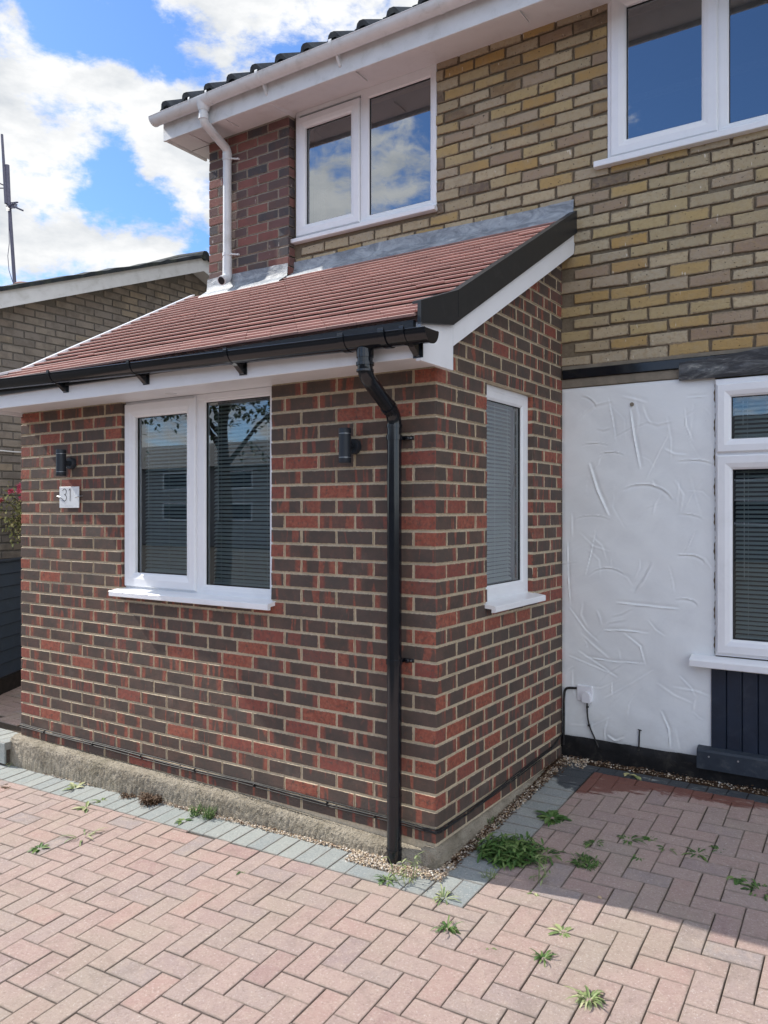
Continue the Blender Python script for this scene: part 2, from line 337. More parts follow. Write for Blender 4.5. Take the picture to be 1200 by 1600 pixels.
# ------------------------------------------------------------------ mesh builder
class MB:
    def __init__(s): s.v = []; s.f = []; s.m = []; s.uv = []; s.r = []; s.z = []
    def add(s, vs, fs, mat=0, uvs=None, rnd=(0, 0, 0), sz=(1, 1, 0)):
        o = len(s.v); s.v += [tuple(v) for v in vs]
        for f in fs:
            s.f.append([o+i for i in f]); s.m.append(mat); s.r.append(rnd); s.z.append(sz)
            s.uv.append([uvs[i] for i in f] if uvs else [(0, 0)]*len(f))
    def box(s, x0, x1, y0, y1, z0, z1, mat=0, b=0.0, mp=None, rnd=(0, 0, 0)):
        if b <= 0 or min(x1-x0, y1-y0, z1-z0) < 2.2*b:
            vs = [(x, y, z) for x in (x0, x1) for y in (y0, y1) for z in (z0, z1)]
            fs = [(0, 1, 3, 2), (4, 6, 7, 5), (0, 4, 5, 1), (2, 3, 7, 6), (0, 2, 6, 4), (1, 5, 7, 3)]
        else:
            vs = []; idx = {}
            for a, x in enumerate((x0, x1)):
                for c, y in enumerate((y0, y1)):
                    for d, z in enumerate((z0, z1)):
                        sx, sy, sz_ = (1, -1)[a]*b, (1, -1)[c]*b, (1, -1)[d]*b
                        for k, q in enumerate(((x, y+sy, z+sz_), (x+sx, y, z+sz_), (x+sx, y+sy, z))):
                            idx[(a, c, d, k)] = len(vs); vs.append(q)
            I = lambda *k: idx[k]; fs = []
            for a in (0, 1):
                q = [I(a, 0, 0, 0), I(a, 1, 0, 0), I(a, 1, 1, 0), I(a, 0, 1, 0)]; fs.append(q if a else q[::-1])
                q = [I(0, a, 0, 1), I(1, a, 0, 1), I(1, a, 1, 1), I(0, a, 1, 1)]; fs.append(q[::-1] if a else q)
                q = [I(0, 0, a, 2), I(1, 0, a, 2), I(1, 1, a, 2), I(0, 1, a, 2)]; fs.append(q if a else q[::-1])
            for a in (0, 1):
                for c in (0, 1):
                    q = [I(a, c, 0, 0), I(a, c, 1, 0), I(a, c, 1, 1), I(a, c, 0, 1)]; fs.append(q if a != c else q[::-1])
                    q = [I(a, 0, c, 0), I(a, 1, c, 0), I(a, 1, c, 2), I(a, 0, c, 2)]; fs.append(q[::-1] if a != c else q)
                    q = [I(0, a, c, 1), I(1, a, c, 1), I(1, a, c, 2), I(0, a, c, 2)]; fs.append(q if a != c else q[::-1])
                    for d in (0, 1):
                        q = [I(a, c, d, 0), I(a, c, d, 1), I(a, c, d, 2)]; fs.append(q if (a+c+d) % 2 else q[::-1])
        if mp: vs = [mp(*v) for v in vs]
        s.add(vs, fs, mat, rnd=rnd)
    def prism(s, pts, w0, w1, axis='x', mat=0):
        """pts: polygon in the plane perpendicular to axis; w0..w1 its thickness"""
        n = len(pts)
        def q(p, w): return {'x': (w, p[0], p[1]), 'y': (p[0], w, p[1]), 'z': (p[0], p[1], w)}[axis]
        vs = [q(p, w0) for p in pts] + [q(p, w1) for p in pts]
        fs = [list(range(n))[::-1], list(range(n, 2*n))] + [(i, (i+1) % n, n+(i+1) % n, n+i) for i in range(n)]
        s.add(vs, fs, mat)
    def tube(s, pts, r, seg=12, mat=0, cap=True, rnd=(0, 0, 0)):
        pts = [Vector(p) for p in pts]; rs = r if isinstance(r, (list, tuple)) else [r]*len(pts)
        vs = []; nrm = None
        for i, p in enumerate(pts):
            t = (pts[min(i+1, len(pts)-1)]-pts[max(i-1, 0)])
            if t.length < 1e-9: t = Vector((0, 0, 1))
            t.normalize()
            if nrm is None: nrm = t.orthogonal().normalized()
            nrm = (nrm - t*nrm.dot(t)); nrm = nrm.normalized() if nrm.length > 1e-6 else t.orthogonal().normalized()
            bn = t.cross(nrm)
            for k in range(seg):
                a = 2*pi*k/seg; vs.append(p + (nrm*cos(a)+bn*sin(a))*rs[i])
        fs = []
        for i in range(len(pts)-1):
            for k in range(seg):
                fs.append((i*seg+k, i*seg+(k+1) % seg, (i+1)*seg+(k+1) % seg, (i+1)*seg+k))
        if cap: fs.append(tuple(range(seg))[::-1]); fs.append(tuple((len(pts)-1)*seg+k for k in range(seg)))
        s.add(vs, fs, mat, rnd=rnd)
    def brick(s, u0, u1, v0, v1, d, mp, mat, bev=.0035, jit=.0012, back=.012, ol=0, orr=0):
        j = lambda a=jit: random.uniform(-a, a)
        cu, cv = (u0+u1)/2, (v0+v1)/2; hu, hv = (u1-u0)/2, (v1-v0)/2
        if hu < .012 or hv < .01: return
        tilt = (j(.0012), j(.0012)); dd = d + j(.0015)
        cs = [(-1, -1), (1, -1), (1, 1), (-1, 1)]; jc = [(j(), j()) for _ in cs]
        vs = []; uv = []
        for ins, dep in ((0, dd-back), (0, dd-bev*.8), (bev*.35, dd-bev*.22), (bev*1.3, dd)):
            for (a, b), (ju, jv) in zip(cs, jc):
                uu = cu+a*(hu-ins)+ju; vv = cv+b*(hv-ins)+jv
                vs.append(mp(uu, vv, dep+(a*tilt[0]+b*tilt[1] if dep > d-back*.5 else 0))); uv.append((uu-cu-(.02 if orr else 0)+(.02 if ol else 0), vv-cv))
        fs = [(12, 13, 14, 15)]
        if ol or orr: hu += .02
        for k in range(3):
            for i in range(4): fs.append((k*4+i, k*4+(i+1) % 4, k*4+4+(i+1) % 4, k*4+4+i))
        r0 = random.random()
        if u1-u0 < .13 and random.random() < .38: r0 = .9+.1*r0
        s.add(vs, fs, mat, uv, (r0, random.random(), random.random()), (hu, hv, 0))
    def ring(s, u0, u1, v0, v1, prof, mp, mat=0):
        """mitred frame: prof = [(inset, outward depth)...]"""
        vs = []
        for ins, dep in prof:
            for a, b in ((u0+ins, v0+ins), (u1-ins, v0+ins), (u1-ins, v1-ins), (u0+ins, v1-ins)): vs.append(mp(a, b, dep))
        fs = []
        for k in range(len(prof)-1):
            for i in range(4): fs.append((k*4+i, k*4+(i+1) % 4, k*4+4+(i+1) % 4, k*4+4+i))
        s.add(vs, fs, mat)
    def build(s, name, mats, parent=None, smooth=None, attrs=True):
        me = bpy.data.meshes.new(name); me.from_pydata(s.v, [], s.f)
        for m in (mats if isinstance(mats, (list, tuple)) else [mats]): me.materials.append(m)
        me.polygons.foreach_set('material_index', s.m)
        if attrs:
            a = me.attributes.new('rnd', 'FLOAT_VECTOR', 'FACE'); a.data.foreach_set('vector', [c for r in s.r for c in r])
            a = me.attributes.new('bsz', 'FLOAT_VECTOR', 'FACE'); a.data.foreach_set('vector', [c for r in s.z for c in r])
            a = me.attributes.new('buv', 'FLOAT_VECTOR', 'CORNER'); a.data.foreach_set('vector', [c for u in s.uv for p in u for c in (p[0], p[1], 0)])
        if smooth is not None:
            me.polygons.foreach_set('use_smooth', [True]*len(me.polygons))
            me.set_sharp_from_angle(angle=radians(smooth))
        me.update(); o = bpy.data.objects.new(name, me); COL.objects.link(o)
        if parent: o.parent = parent
        return o

def tag(o, label=None, cat=None, group=None, kind=None):
    if label: o['label'] = label
    if cat: o['category'] = cat
    if group: o['group'] = group
    if kind: o['kind'] = kind
    return o
def empty(name, label, cat, group=None, loc=(0, 0, 0)):
    o = bpy.data.objects.new(name, None); COL.objects.link(o); o.empty_display_size = .1; return tag(o, label, cat, group)

def FR(y0):  return lambda u, v, d: (u, y0-d, v)       # plane facing the drive (-Y)
def SD(x0):  return lambda u, v, d: (x0+d, u, v)       # plane facing +X

def gz(x, y):                                          # the drive rises towards the house and a little to the right
    return .07*min(y, 3) + .030*(x-sqrt(x*x+.09))/2
def G(px, py):
    d = ray(px, py); lo, hi = .5, 30
    for _ in range(50):
        m = (lo+hi)/2; p = CAM+d*m
        if p.z > gz(p.x, p.y): lo = m
        else: hi = m
    p = CAM+d*lo; return p

# ------------------------------------------------------------------ brick wall generator
def bricks(mb, u0, u1, v0, v1, mp, mat, pitch=.2222, course=.075, joint=.010, holes=(), start=0.0, par=0, limit=None, bev=.0035, jit=.0012, proud=.004, vj=.0):
    row = 0; v = v0
    while v < v1-.01:
        top = min(v+course-joint, v1); off = ((row+par) % 2)*pitch/2
        u = u0 - (pitch - off if off else 0) + start
        if off: u = u0 - pitch/2 + start
        while u < u1-.005:
            a, b = max(u, u0), min(u+pitch-joint, u1)
            if u1-b < joint*1.6: b = u1
            if b-a > .02:
                cut = [(a, b)]
                for h0, h1, g0, g1 in holes:
                    if top > g0+.012 and v < g1-.012:
                        nc = []
                        for c, d in cut:
                            if d <= h0 or c >= h1: nc.append((c, d)); continue
                            if h0-c > .025: nc.append((c, h0))
                            if d-h1 > .025: nc.append((h1, d))
                        cut = nc
                for c, d in cut:
                    if limit is None or limit((c+d)/2, (v+top)/2):
                        mb.brick(c, d, v+random.uniform(-vj, vj), top+random.uniform(-vj, vj), proud, mp, mat, bev, jit, ol=(c == u0 or any(c == q[1] for q in holes)), orr=(d == u1 or any(d == q[0] for q in holes)))
            u += pitch
        row += 1; v += course

def body(mb, u0, u1, v0, v1, th, mp, mat, holes=()):
    """mortar body of a wall with rectangular openings"""
    us = sorted({u0, u1, *[h for q in holes for h in q[:2]]}); vs = sorted({v0, v1, *[h for q in holes for h in q[2:]]})
    us = [u for u in us if u0 <= u <= u1]; vs = [v for v in vs if v0 <= v <= v1]
    for a, b in zip(us, us[1:]):
        for c, d in zip(vs, vs[1:]):
            mu, mv = (a+b)/2, (c+d)/2
            if any(h[0] < mu < h[1] and h[2] < mv < h[3] for h in holes): continue
            P = [mp(x, y, z) for z in (-th, 0) for x, y in ((a, c), (b, c), (b, d), (a, d))]
            mb.add(P, [(4, 5, 6, 7), (3, 2, 1, 0)], mat)
    rects = [(u0, u1, v0, v1, 1)] + [(h[0], h[1], h[2], h[3], -1) for h in holes]
    for a, b, c, d, sg in rects:
        P = [mp(x, y, z) for z in (-th, 0) for x, y in ((a, c), (b, c), (b, d), (a, d))]
        fs = [(0, 1, 5, 4), (1, 2, 6, 5), (2, 3, 7, 6), (3, 0, 4, 7)]
        mb.add(P, fs if sg > 0 else [f[::-1] for f in fs], mat)

# ================================================================== GROUND
mb = MB()
def sheet(mb, x0, x1, y0, y1, nx, ny, dz, mat=0):
    vs = [(x0+(x1-x0)*i/nx, y0+(y1-y0)*j/ny, 0) for j in range(ny+1) for i in range(nx+1)]
    vs = [(x, y, gz(x, y)+dz) for x, y, _ in vs]
    fs = [(j*(nx+1)+i, j*(nx+1)+i+1, (j+1)*(nx+1)+i+1, (j+1)*(nx+1)+i) for j in range(ny) for i in range(nx)]
    mb.add(vs, fs, mat)
def gfar(x, y): return gz(max(-8, min(8, x)), max(-8, min(3, y)))
xs = [-400, -60, -20, -8, -6, -4, -3, -2, -1, -.5, 0, .5, 1, 2, 4, 8, 20, 60, 400]; ys = [-400, -60, -20, -8, -6, -4, -2, 0, 2, 3, 6, 20, 60, 400]
vs = [(x, y, gfar(x, y)-.045) for y in ys for x in xs]; nx = len(xs)
mb.add(vs, [(j*nx+i, j*nx+i+1, (j+1)*nx+i+1, (j+1)*nx+i) for j in range(len(ys)-1) for i in range(nx-1)])
tag(mb.build('ground', m_ground, smooth=60), kind='structure')
mb = MB(); sheet(mb, -6.2, 4.5, -5.0, 1.62, 60, 40, -.009)
tag(mb.build('paving_bed', m_sand, smooth=60), kind='structure')

def paver(mb, c, ux, uy, hu, hv, mat, dz=0.0, h=.03, gap=.0016, bev=.003):
    """block with a small chamfer; c centre, ux/uy unit axes in plan"""
    j = lambda a: random.uniform(-a, a)
    ang = j(.006); ux2 = (ux[0]*cos(ang)-ux[1]*sin(ang), ux[0]*sin(ang)+ux[1]*cos(ang)); uy2 = (-ux2[1], ux2[0])
    c = (c[0]+j(.0010), c[1]+j(.0010)); hu -= gap+abs(j(.0008)); hv -= gap+abs(j(.0008)); z = dz+j(.0012); ta, tb = j(.006), j(.006)
    vs = []; uv = []
    for ins, dep in ((0, -h), (0, -bev*.9), (bev*.4, -bev*.25), (bev*1.4, 0)):
        for a, b in ((-1, -1), (1, -1), (1, 1), (-1, 1)):
            p, q = a*(hu-ins), b*(hv-ins); x = c[0]+ux2[0]*p+uy2[0]*q; y = c[1]+ux2[1]*p+uy2[1]*q
            vs.append((x, y, gz(x, y)+z+dep+p*ta+q*tb)); uv.append((p, q))
    fs = [(12, 13, 14, 15)] + [(k*4+i, k*4+(i+1) % 4, k*4+4+(i+1) % 4, k*4+4+i) for k in range(3) for i in range(4)]
    mb.add(vs, fs, mat, uv, (random.random(), random.random(), random.random()), (hu, hv, 0))

ROT = radians(1.7); UX = (cos(ROT), sin(ROT)); UY = (-sin(ROT), cos(ROT)); O = (.374, -.42)
BX0, BX1, BYF = -3.43, .270, -.252                   # outer line of the grey border
def inside_field(x, y):
    if y < BYF-.002: return True
    if x > BX1+.002 and y < 1.372: return True
    return False
field = MB()
for i in range(-75, 45):
    for j in range(-60, 30):
        k = (j-i) % 4
        if k == 0: cells = (i+.5, j+1.0, .05, .10)
        elif k == 3: cells = (i+1.0, j+.5, .10, .05)
        else: continue
        a, b, hu, hv = cells; a *= .1; b *= .1
        cx, cy = O[0]+UX[0]*a+UY[0]*b, O[1]+UX[1]*a+UY[1]*b
        if not (-5.6 < cx < 4.3 and -4.6 < cy < 1.5): continue
        # clip against the border (cut blocks)
        x0, x1, y0, y1 = cx-hu, cx+hu, cy-hv, cy+hv
        if inside_field(x0, y0) and inside_field(x1, y1) and inside_field(x0, y1) and inside_field(x1, y0):
            paver(field, (cx, cy), UX, UY, hu, hv, 0)
        else:
            if y0 < BYF-.02 and cx < BX1+.0 and y1 > BYF:      # cut along the front border
                if x0 >= BX1: continue
                paver(field, (cx, (y0+BYF)/2), UX, UY, hu, (BYF-y0)/2, 0)
                if x1 > BX1+.015: paver(field, ((x1+BX1)/2, (y1+BYF)/2), (1, 0), (0, 1), (x1-BX1)/2, (y1-BYF)/2, 0)
            elif x1 > BX1+.02 and x0 < BX1 and cy > BYF and cy < 1.372:
                yt = min(y1, 1.372); yb = max(y0, BYF)
                if yt-yb > .02: paver(field, ((x1+BX1)/2, (yt+yb)/2), (1, 0), (0, 1), (x1-BX1)/2, (yt-yb)/2, 0)
            elif x0 >= BX1 and y1 > 1.372 and y0 < 1.352:
                paver(field, (cx, (y0+1.372)/2), UX, UY, hu, (1.372-y0)/2, 0)
tag(field.build('driveway', m_pav), kind='structure')
bord = MB(); x = BX0
while x < BX1-.05:                                    # soldier course in front of the porch
    if -.31 < x+.05 < -.15: x += .1; continue
    f = 0
    if -.135 < x < .0: f = .045
    paver(bord, (x+.05, BYF+.1-f/2), (1, 0), (0, 1), .05, .1-f/2, 0); x += .1
paver(bord, (-.23, BYF+.05), (1, 0), (0, 1), .1, .05, 0)
y = BYF+.2
while y < 1.36:                                       # up the side of the porch
    off = .012 if y > .9 else 0
    if y < BYF+.21: paver(bord, (BX1-.1, y+.05), (1, 0), (0, 1), .1, .05, 0)
    else: paver(bord, (BX1-.1-off/2, y+.05), (1, 0), (0, 1), .1+off/2*0, .05, 0)
    y += .1
x = .08
while x < 4.2: paver(bord, (x+.05, 1.372+.045), (1, 0), (0, 1), .05, .045, 0); x += .1
tag(bord.build('driveway_border', m_pgr), kind='structure')

# raised path to the front door on the left, with its grey step edge
st = MB(); zt = .052
def lpav(mb, cx, cy, hu, hv, mat):
    j = lambda a: random.uniform(-a, a)
    z = zt+j(.0015); hu -= .0018; hv -= .0018; vs = []; uv = []
    for ins, dep in ((0, -.05), (0, -.003), (.004, 0)):
        for a, b in ((-1, -1), (1, -1), (1, 1), (-1, 1)): vs.append((cx+a*(hu-ins), cy+b*(hv-ins), z+dep)); uv.append((a*(hu-ins), b*(hv-ins)))
    mb.add(vs, [(8, 9, 10, 11)]+[(k*4+i, k*4+(i+1) % 4, k*4+4+(i+1) % 4, k*4+4+i) for k in range(2) for i in range(4)], mat, uv, (random.random(), random.random(), 0), (hu, hv, 0))
x = -5.25
while x < -3.32:
    lpav(st, x+.05, .0, .05, .1, 1)
    st.box(x+.002, x+.098, -.104, -.088, -.09, zt-.004, 1, .003, rnd=(random.random(), .5, .5)); x += .1
for i in range(-20, 22):
    for j in range(-12, 18):
        k = (j-i) % 4
        if k == 0: a, b, hu, hv = i+.5, j+1.0, .05, .10
        elif k == 3: a, b, hu, hv = i+1.0, j+.5, .10, .05
        else: continue
        cx, cy = -4.3+a*.1, .6+b*.1
        if -5.25 < cx-hu and cx+hu < -3.26 and cy-hv > .10 and cy+hv < 2.4: lpav(st, cx, cy, hu, hv, 0)
st.box(-5.26, -3.26, -.09, 2.4, -.2, zt-.008, 2)
tag(st.build('path', [m_pav, m_pgr, m_sand]), kind='structure')

# gravel strips and leaf litter
def pebbles(name, areas, kind_label):
    mb = MB(); ico = [(-1, 0, .4), (1, 0, .4), (0, 1, .4), (0, -1, .4), (.55, .55, .75), (-.55, .5, .75), (0, 0, 1), (.5, -.5, .72), (-.5, -.55, .72)]
    base = bmesh.new(); bmesh.ops.create_icosphere(base, subdivisions=1, radius=1); bv = [v.co.copy() for v in base.verts]; bf = [[v.index for v in f.verts] for f in base.faces]; base.free()
    for (x0, x1, y0, y1, n, h, skew) in areas:
        for _ in range(n):
            t = random.random(); x = x0+(x1-x0)*t; y = y0+(y1-y0)*random.random() + skew*t
            if skew == 99: pass
            r = random.uniform(.0028, .0062); sx, sy, sz_ = r*random.uniform(.8, 1.5), r*random.uniform(.8, 1.3), r*random.uniform(.5, .9); a = random.uniform(0, pi)
            z = gz(x, y)+random.uniform(-.008, h); vs = []
            for v in bv:
                p = (v.x*sx*random.uniform(.85, 1.1), v.y*sy, v.z*sz_); vs.append((x+p[0]*cos(a)-p[1]*sin(a), y+p[0]*sin(a)+p[1]*cos(a), z+p[2]))
            mb.add(vs, bf, 0, rnd=(random.random(), 0, 0))
    return tag(mb.build(name, m_peb, smooth=80), kind_label, 'gravel', kind='stuff')
pebbles('gravel', [(-1.6, -.35, -.078, -.052, 1500, .010, 0), (-3.1, -1.6, -.072, -.052, 900, .006, 0), (-.40, -.02, -.155, -.055, 2300, .014, 0), (-.02, .09, -.13, .03, 650, .014, 0), (.035, .085, 0, 1.35, 1000, .010, 0), (.06, 1.3, 1.478, 1.545, 330, .002, 0), (.03, .2, 1.38, 1.53, 300, .01, 0), (1.3, 3.8, 1.478, 1.545, 220, .002, 0)], 'pale pea gravel along the foot of the brick walls')
lt = MB()
for (x0, x1, y0, y1, n) in [(.03, .095, .0, 1.45, 1100), (.1, 3.0, 1.465, 1.55, 700), (-1.75, -.9, -.085, -.05, 120), (-3.0, -1.8, -.085, -.05, 90), (.0, .12, 1.2, 1.54, 130)]:
    for _ in range(n):
        x = random.uniform(x0, x1); y = random.uniform(y0, y1); r = random.uniform(.003, .010); a = random.uniform(0, 6.3); z = gz(x, y)+random.uniform(-.004, .013)
        vs = [(x+r*k*cos(a+t), y+r*k*sin(a+t), z+random.uniform(-.3, .6)*r) for t, k in ((0, 1.4), (1.4, .6), (3.1, 1.2), (4.6, .7))]
        lt.add(vs, [(0, 1, 2), (0, 2, 3)], 0, rnd=(random.random(), 0, 0))
tag(lt.build('leaf_litter', m_leafd), 'dry brown leaf litter lying along the wall foot', 'leaf litter', kind='stuff')
bd = MB(); sheet(bd, -.03, .09, -.14, 1.5, 2, 20, -.004); sheet(bd, .09, 4.2, 1.462, 1.57, 20, 2, -.004); sheet(bd, -.40, -.03, -.155, -.04, 6, 2, -.004); sheet(bd, -3.3, -.40, -.05, -.03, 30, 1, -.004)
tag(bd.build('soil', m_litter), kind='structure')

# ================================================================== PORCH
YM = 1.559; PX0 = -3.222
porch = empty('brick_porch', 'dark red brick porch with a lean-to tiled roof and white windows', 'porch')
Z0 = .091
FWIN = (-2.19, -.985, 1.125, 2.32); SWIN = (.517, 1.12, 1.125, 2.262)
mb = MB()
body(mb, PX0+.004, -.0045, -.05, 2.30, .10, FR(.004), 1, [FWIN])
bricks(mb, PX0, 0, Z0, 2.27, FR(0), 0, pitch=.2222, holes=[FWIN], par=0)
# side wall (gable): mortar body up to the slope
def roofz(y): return 2.545+.546*y if y >= 0 else 2.545+.44*y
hs = [SWIN]
body(mb, .0045, YM, -.05, 2.27, .10, SD(-.004), 1, hs)
mb.prism([(.004, 2.27), (YM, 2.27), (YM, roofz(YM)-.05), (.004, roofz(0)-.05)], -.104, -.004, 'x', 1)
bricks(mb, 0, YM, Z0, 3.3, SD(0), 0, pitch=.196, holes=hs, par=1, limit=lambda u, v: v < roofz(u)-.13)
# reveals of the openings, in brick
def reveal(mb, plane, upos, v0, v1, depth, sign):
    v = Z0; r = 0
    while v < v1:
        a, b = max(v, v0), min(v+.065, v1)
        if b-a > .02:
            if plane == 'F': mp = lambda u, w, d: (upos+sign*d, u, w)
            else: mp = lambda u, w, d: (u, upos+sign*d, w)
            if plane == 'F': mb.brick(.004, depth, a, b, .003, mp, 0, ol=1)
            else: mb.brick(-depth, -.004, a, b, .003, mp, 0, orr=1)
        v += .075; r += 1
reveal(mb, 'F', FWIN[0], FWIN[2], FWIN[3], .05, 1)
reveal(mb, 'S', SWIN[1], SWIN[2], SWIN[3], .05, -1)
# left flank wall and inner faces
mb.prism([(.106, -.05), (YM, -.05), (YM, roofz(YM)-.12), (.106, roofz(.106)-.12)], PX0+.005, PX0+.1, 'x', 1)
tag(mb.build('wall', [m_red, m_mred], porch))
# concrete plinth, rough
pl = MB()
def rough_strip(mb, pts, prof, n, amp, axis):
    rows = []
    for i in range(n+1):
        t = i/n
        row = []; pr = prof(t); pr = [(pr[k][0]+(pr[k+1][0]-pr[k][0])*q/3, pr[k][1]+(pr[k+1][1]-pr[k][1])*q/3) for k in range(len(pr)-1) for q in range(3)]+[pr[-1]]
        for (d, z) in pr:
            row.append((d+random.uniform(-amp, amp), z+random.uniform(-amp, amp)*.8))
        rows.append(row)
    m = len(rows[0]); vs = []
    for i, row in enumerate(rows):
        s_ = pts[0]+(pts[1]-pts[0])*i/n
        for d, z in row: vs.append((s_, -d, z) if axis == 'x' else (d, s_, z))
    fs = [(i*m+k, (i+1)*m+k, (i+1)*m+k+1, i*m+k+1) for i in range(n) for k in range(m-1)]
    if axis == 'y': fs = [f[::-1] for f in fs]
    mb.add(vs, fs, 0); mb.add([vs[k] for k in range(m)], [tuple(range(m))], 0); mb.add([vs[n*m+k] for k in range(m)], [tuple(range(m))[::-1]], 0)
def pf(t):
    w = .052 + .012*sin(t*7)+.006*sin(t*23); h = .078-.006*t-.030*max(0, t-.62)/.38; e = .010
    return [(w+.012, -.16), (w+.006, h-.10), (w+.004, h-.06), (w, h-.026), (w-.010, h-.006), (w-.03, h+.004), (.01, h+.010), (-.05, h+.012)]
rough_strip(pl, (PX0-.05, .035), pf, 420, .0034, 'x')
def ps(t):
    w = .034; h = .050+.012*t
    return [(w+.01, -.16), (w+.004, h-.05), (w, h-.02), (w-.008, h), (.006, h+.022), (-.05, h+.026)]
rough_strip(pl, (-.048, YM-.02), ps, 90, .0022, 'y')
pl.build('plinth', m_conc, porch, smooth=50)

# fascia, soffit, bargeboard
GX0 = PX0+.0-.02; XL = -3.20
fa = MB(); fa.box(XL, .052, -.268, -.250, 2.252, 2.385, 0, .002); fa.build('fascia', m_fasc, porch)
sf = MB(); sf.box(XL, .058, -.2495, .030, 2.262, 2.272, 0); sf.box(FWIN[0]+.002, FWIN[1]-.002, .028, .06, 2.2625, 2.33, 0)
sf.box(FWIN[0]-.02, FWIN[1]+.02, .0305, .12, 2.331, 2.336, 0)
sf.build('soffit', m_fasc, porch)
v_ = MB(); v_.tube([(-1.665, -.075, 2.2625), (-1.665, -.075, 2.2595)], .032, 20); v_.build('soffit_vent', m_soff, porch)
bb = MB()
bb.prism([(-.270, 2.238), (.012, 2.236), (.012, 2.345), (YM, 2.345+.538*(YM-.012)), (YM, 3.40), (.0, 2.50), (-.270, 2.40)], .058, .082, 'x')
bb.build('bargeboard', m_fasc, porch)
bb = MB(); bb.box(.0825, .0836, .009, .0105, 2.24, 2.47); bb.build('bargeboard_joint', m_oldw, porch)
bl = MB(); bl.prism([(-.270, 2.238), (.012, 2.236), (.012, 2.345), (YM, 2.345+.538*(YM-.012)), (YM, 3.38), (.0, 2.49), (-.270, 2.39)], XL-.02, XL-.001, 'x')
bl.build('bargeboard', m_fasc, porch)

# roof: deck > tiles, verges, lead
rf = MB()
rf.prism([(-.262, 2.386), (0, 2.49), (YM, roofz(YM)-.06), (YM, roofz(YM)-.10), (0, 2.44), (-.262, 2.36)], XL, .056, 'x')
roof = rf.build('roof', m_oldw, porch)
tl = MB(); GA = .1; l1 = sqrt(.30**2+(.30*.44)**2); 
def onroof(s_, up):
    if s_ < l1: y = -.30+s_/l1*.30; sl_ = .44
    else: k = s_-l1; y = k/sqrt(1+.546**2); sl_ = .546
    z = roofz(y); n = sqrt(1+sl_*sl_); return (y-sl_/n*up, z+up/n)
rows = 20; total = l1+1.515*sqrt(1+.546**2); GA = total/rows
for r in range(rows):
    x = XL+.004-(.0825 if r % 2 else 0)
    while x < .072:
        a, b = max(x, XL+.004), min(x+.1645, .072)
        if b-a > .02:
            e = random.uniform(-.0005, .0005); s0 = r*GA+random.uniform(-.0008, .0008); s1 = (r+1)*GA+.02
            lift0 = .021+random.choice((0, 0, 0, 0, .0004, .0008, .003 if random.random() < .15 else 0)); lift1 = -.014
            T = .0115 if r else .014
            P = []
            for xx in (a+.0008, b-.0008):
                y, z = onroof(s0+(.085 if r else .012), -.012 if r else lift0-T); P.append((xx, y, z+e))
                y, z = onroof(s0+.001, lift0-T); P.append((xx, y, z+e))
                y, z = onroof(s0, lift0-.0025); P.append((xx, y, z+e))
                y, z = onroof(s0+.003, lift0); P.append((xx, y, z+e))
                y, z = onroof(s0+GA*.5, (lift0+lift1)/2+.002); P.append((xx, y, z+e))
                y, z = onroof(s1, lift1); P.append((xx, y, z+e))
            fs = [(k, k+1, k+7, k+6)[::-1] for k in range(5)] + [(0, 1, 2, 3, 4, 5)[::-1], (6, 7, 8, 9, 10, 11)]
            tl.add(P, fs, 0, rnd=(random.random(), random.random(), 0))
        x += .165
tl.build('roof_tiles', m_tile, roof)
# right dry verge: deep black cap
vg = MB()
def vline(y, o): return roofz(y)+o
top = [(-.300, 2.482), (.028, 2.600), (YM-.002, 3.436)]; bot = [(-.300, 2.385), (-.02, 2.432), (.035, 2.462), (YM-.002, 3.300)]
vg.prism(top+bot[::-1], .083, .101, 'x'); vg.prism([(-.300, 2.470), (.028, 2.588), (YM-.002, 3.424), (YM-.002, 3.436), (.028, 2.600), (-.300, 2.482)], .058, .0829, 'x')
vg.box(.101, .1022, .026, .029, 2.475, 2.598)
vg.prism([(-.300, 2.385), (-.02, 2.432), (-.02, 2.437), (-.300, 2.390)], .101, .106, 'x')
vg.build('verge_cap', m_verge, roof)
vg = MB(); vg.prism([(-.31, 2.445), (.0, 2.552), (YM-.03, 3.392), (YM-.03, 3.405), (.0, 2.568), (-.31, 2.458)], XL-.030, XL+.016, 'x'); vg.prism([(-.31, 2.38), (.0, 2.49), (YM-.03, 3.33), (YM-.03, 3.391), (.0, 2.551), (-.31, 2.444)], XL-.030, XL-.024, 'x')
vg.build('verge_trim', m_upvc, roof)
# eaves guard strip
eg = MB(); eg.box(XL, .056, -.290, -.2690, 2.335, 2.408); eg.build('eaves_tray', m_verge, roof)
# lead flashing dressed on the tiles against the house
ld = MB()
def leadrow(x0, x1, yw, zt_, n):
    prof = [(yw+.004, zt_+.001), (yw-.013, zt_), (yw-.014, zt_-.055), (yw-.019, roofz(yw)+.024), (yw-.055, roofz(yw-.055)+.026), (yw-.108, roofz(yw-.108)+.021), (yw-.110, roofz(yw-.108)+.004)]
    vs = []
    for i in range(n+1):
        x = x0+(x1-x0)*i/n
        for k, (y, z) in enumerate(prof): vs.append((x, y-.001*k+random.uniform(-.0012, .0012)*(k < 4), z+random.uniform(-.0012, .0012)+.003*sin(x*5+k)*(k > 2)+.005*sin(x*4)*(k < 3)))
    m = len(prof)
    ld.add(vs, [(i*m+k, i*m+k+1, (i+1)*m+k+1, (i+1)*m+k) for i in range(n) for k in range(m-1)], 0)
leadrow(-2.125, .082, YM, 3.50, 60); leadrow(-2.975, -2.125, YM-.075, 3.475, 24)
for x in (-.9, -1.5, -.3): ld.box(x, x+.004, YM-.012, YM-.003, 3.40, 3.50)
ld.build('lead_flashing', m_lead, roof, smooth=60)

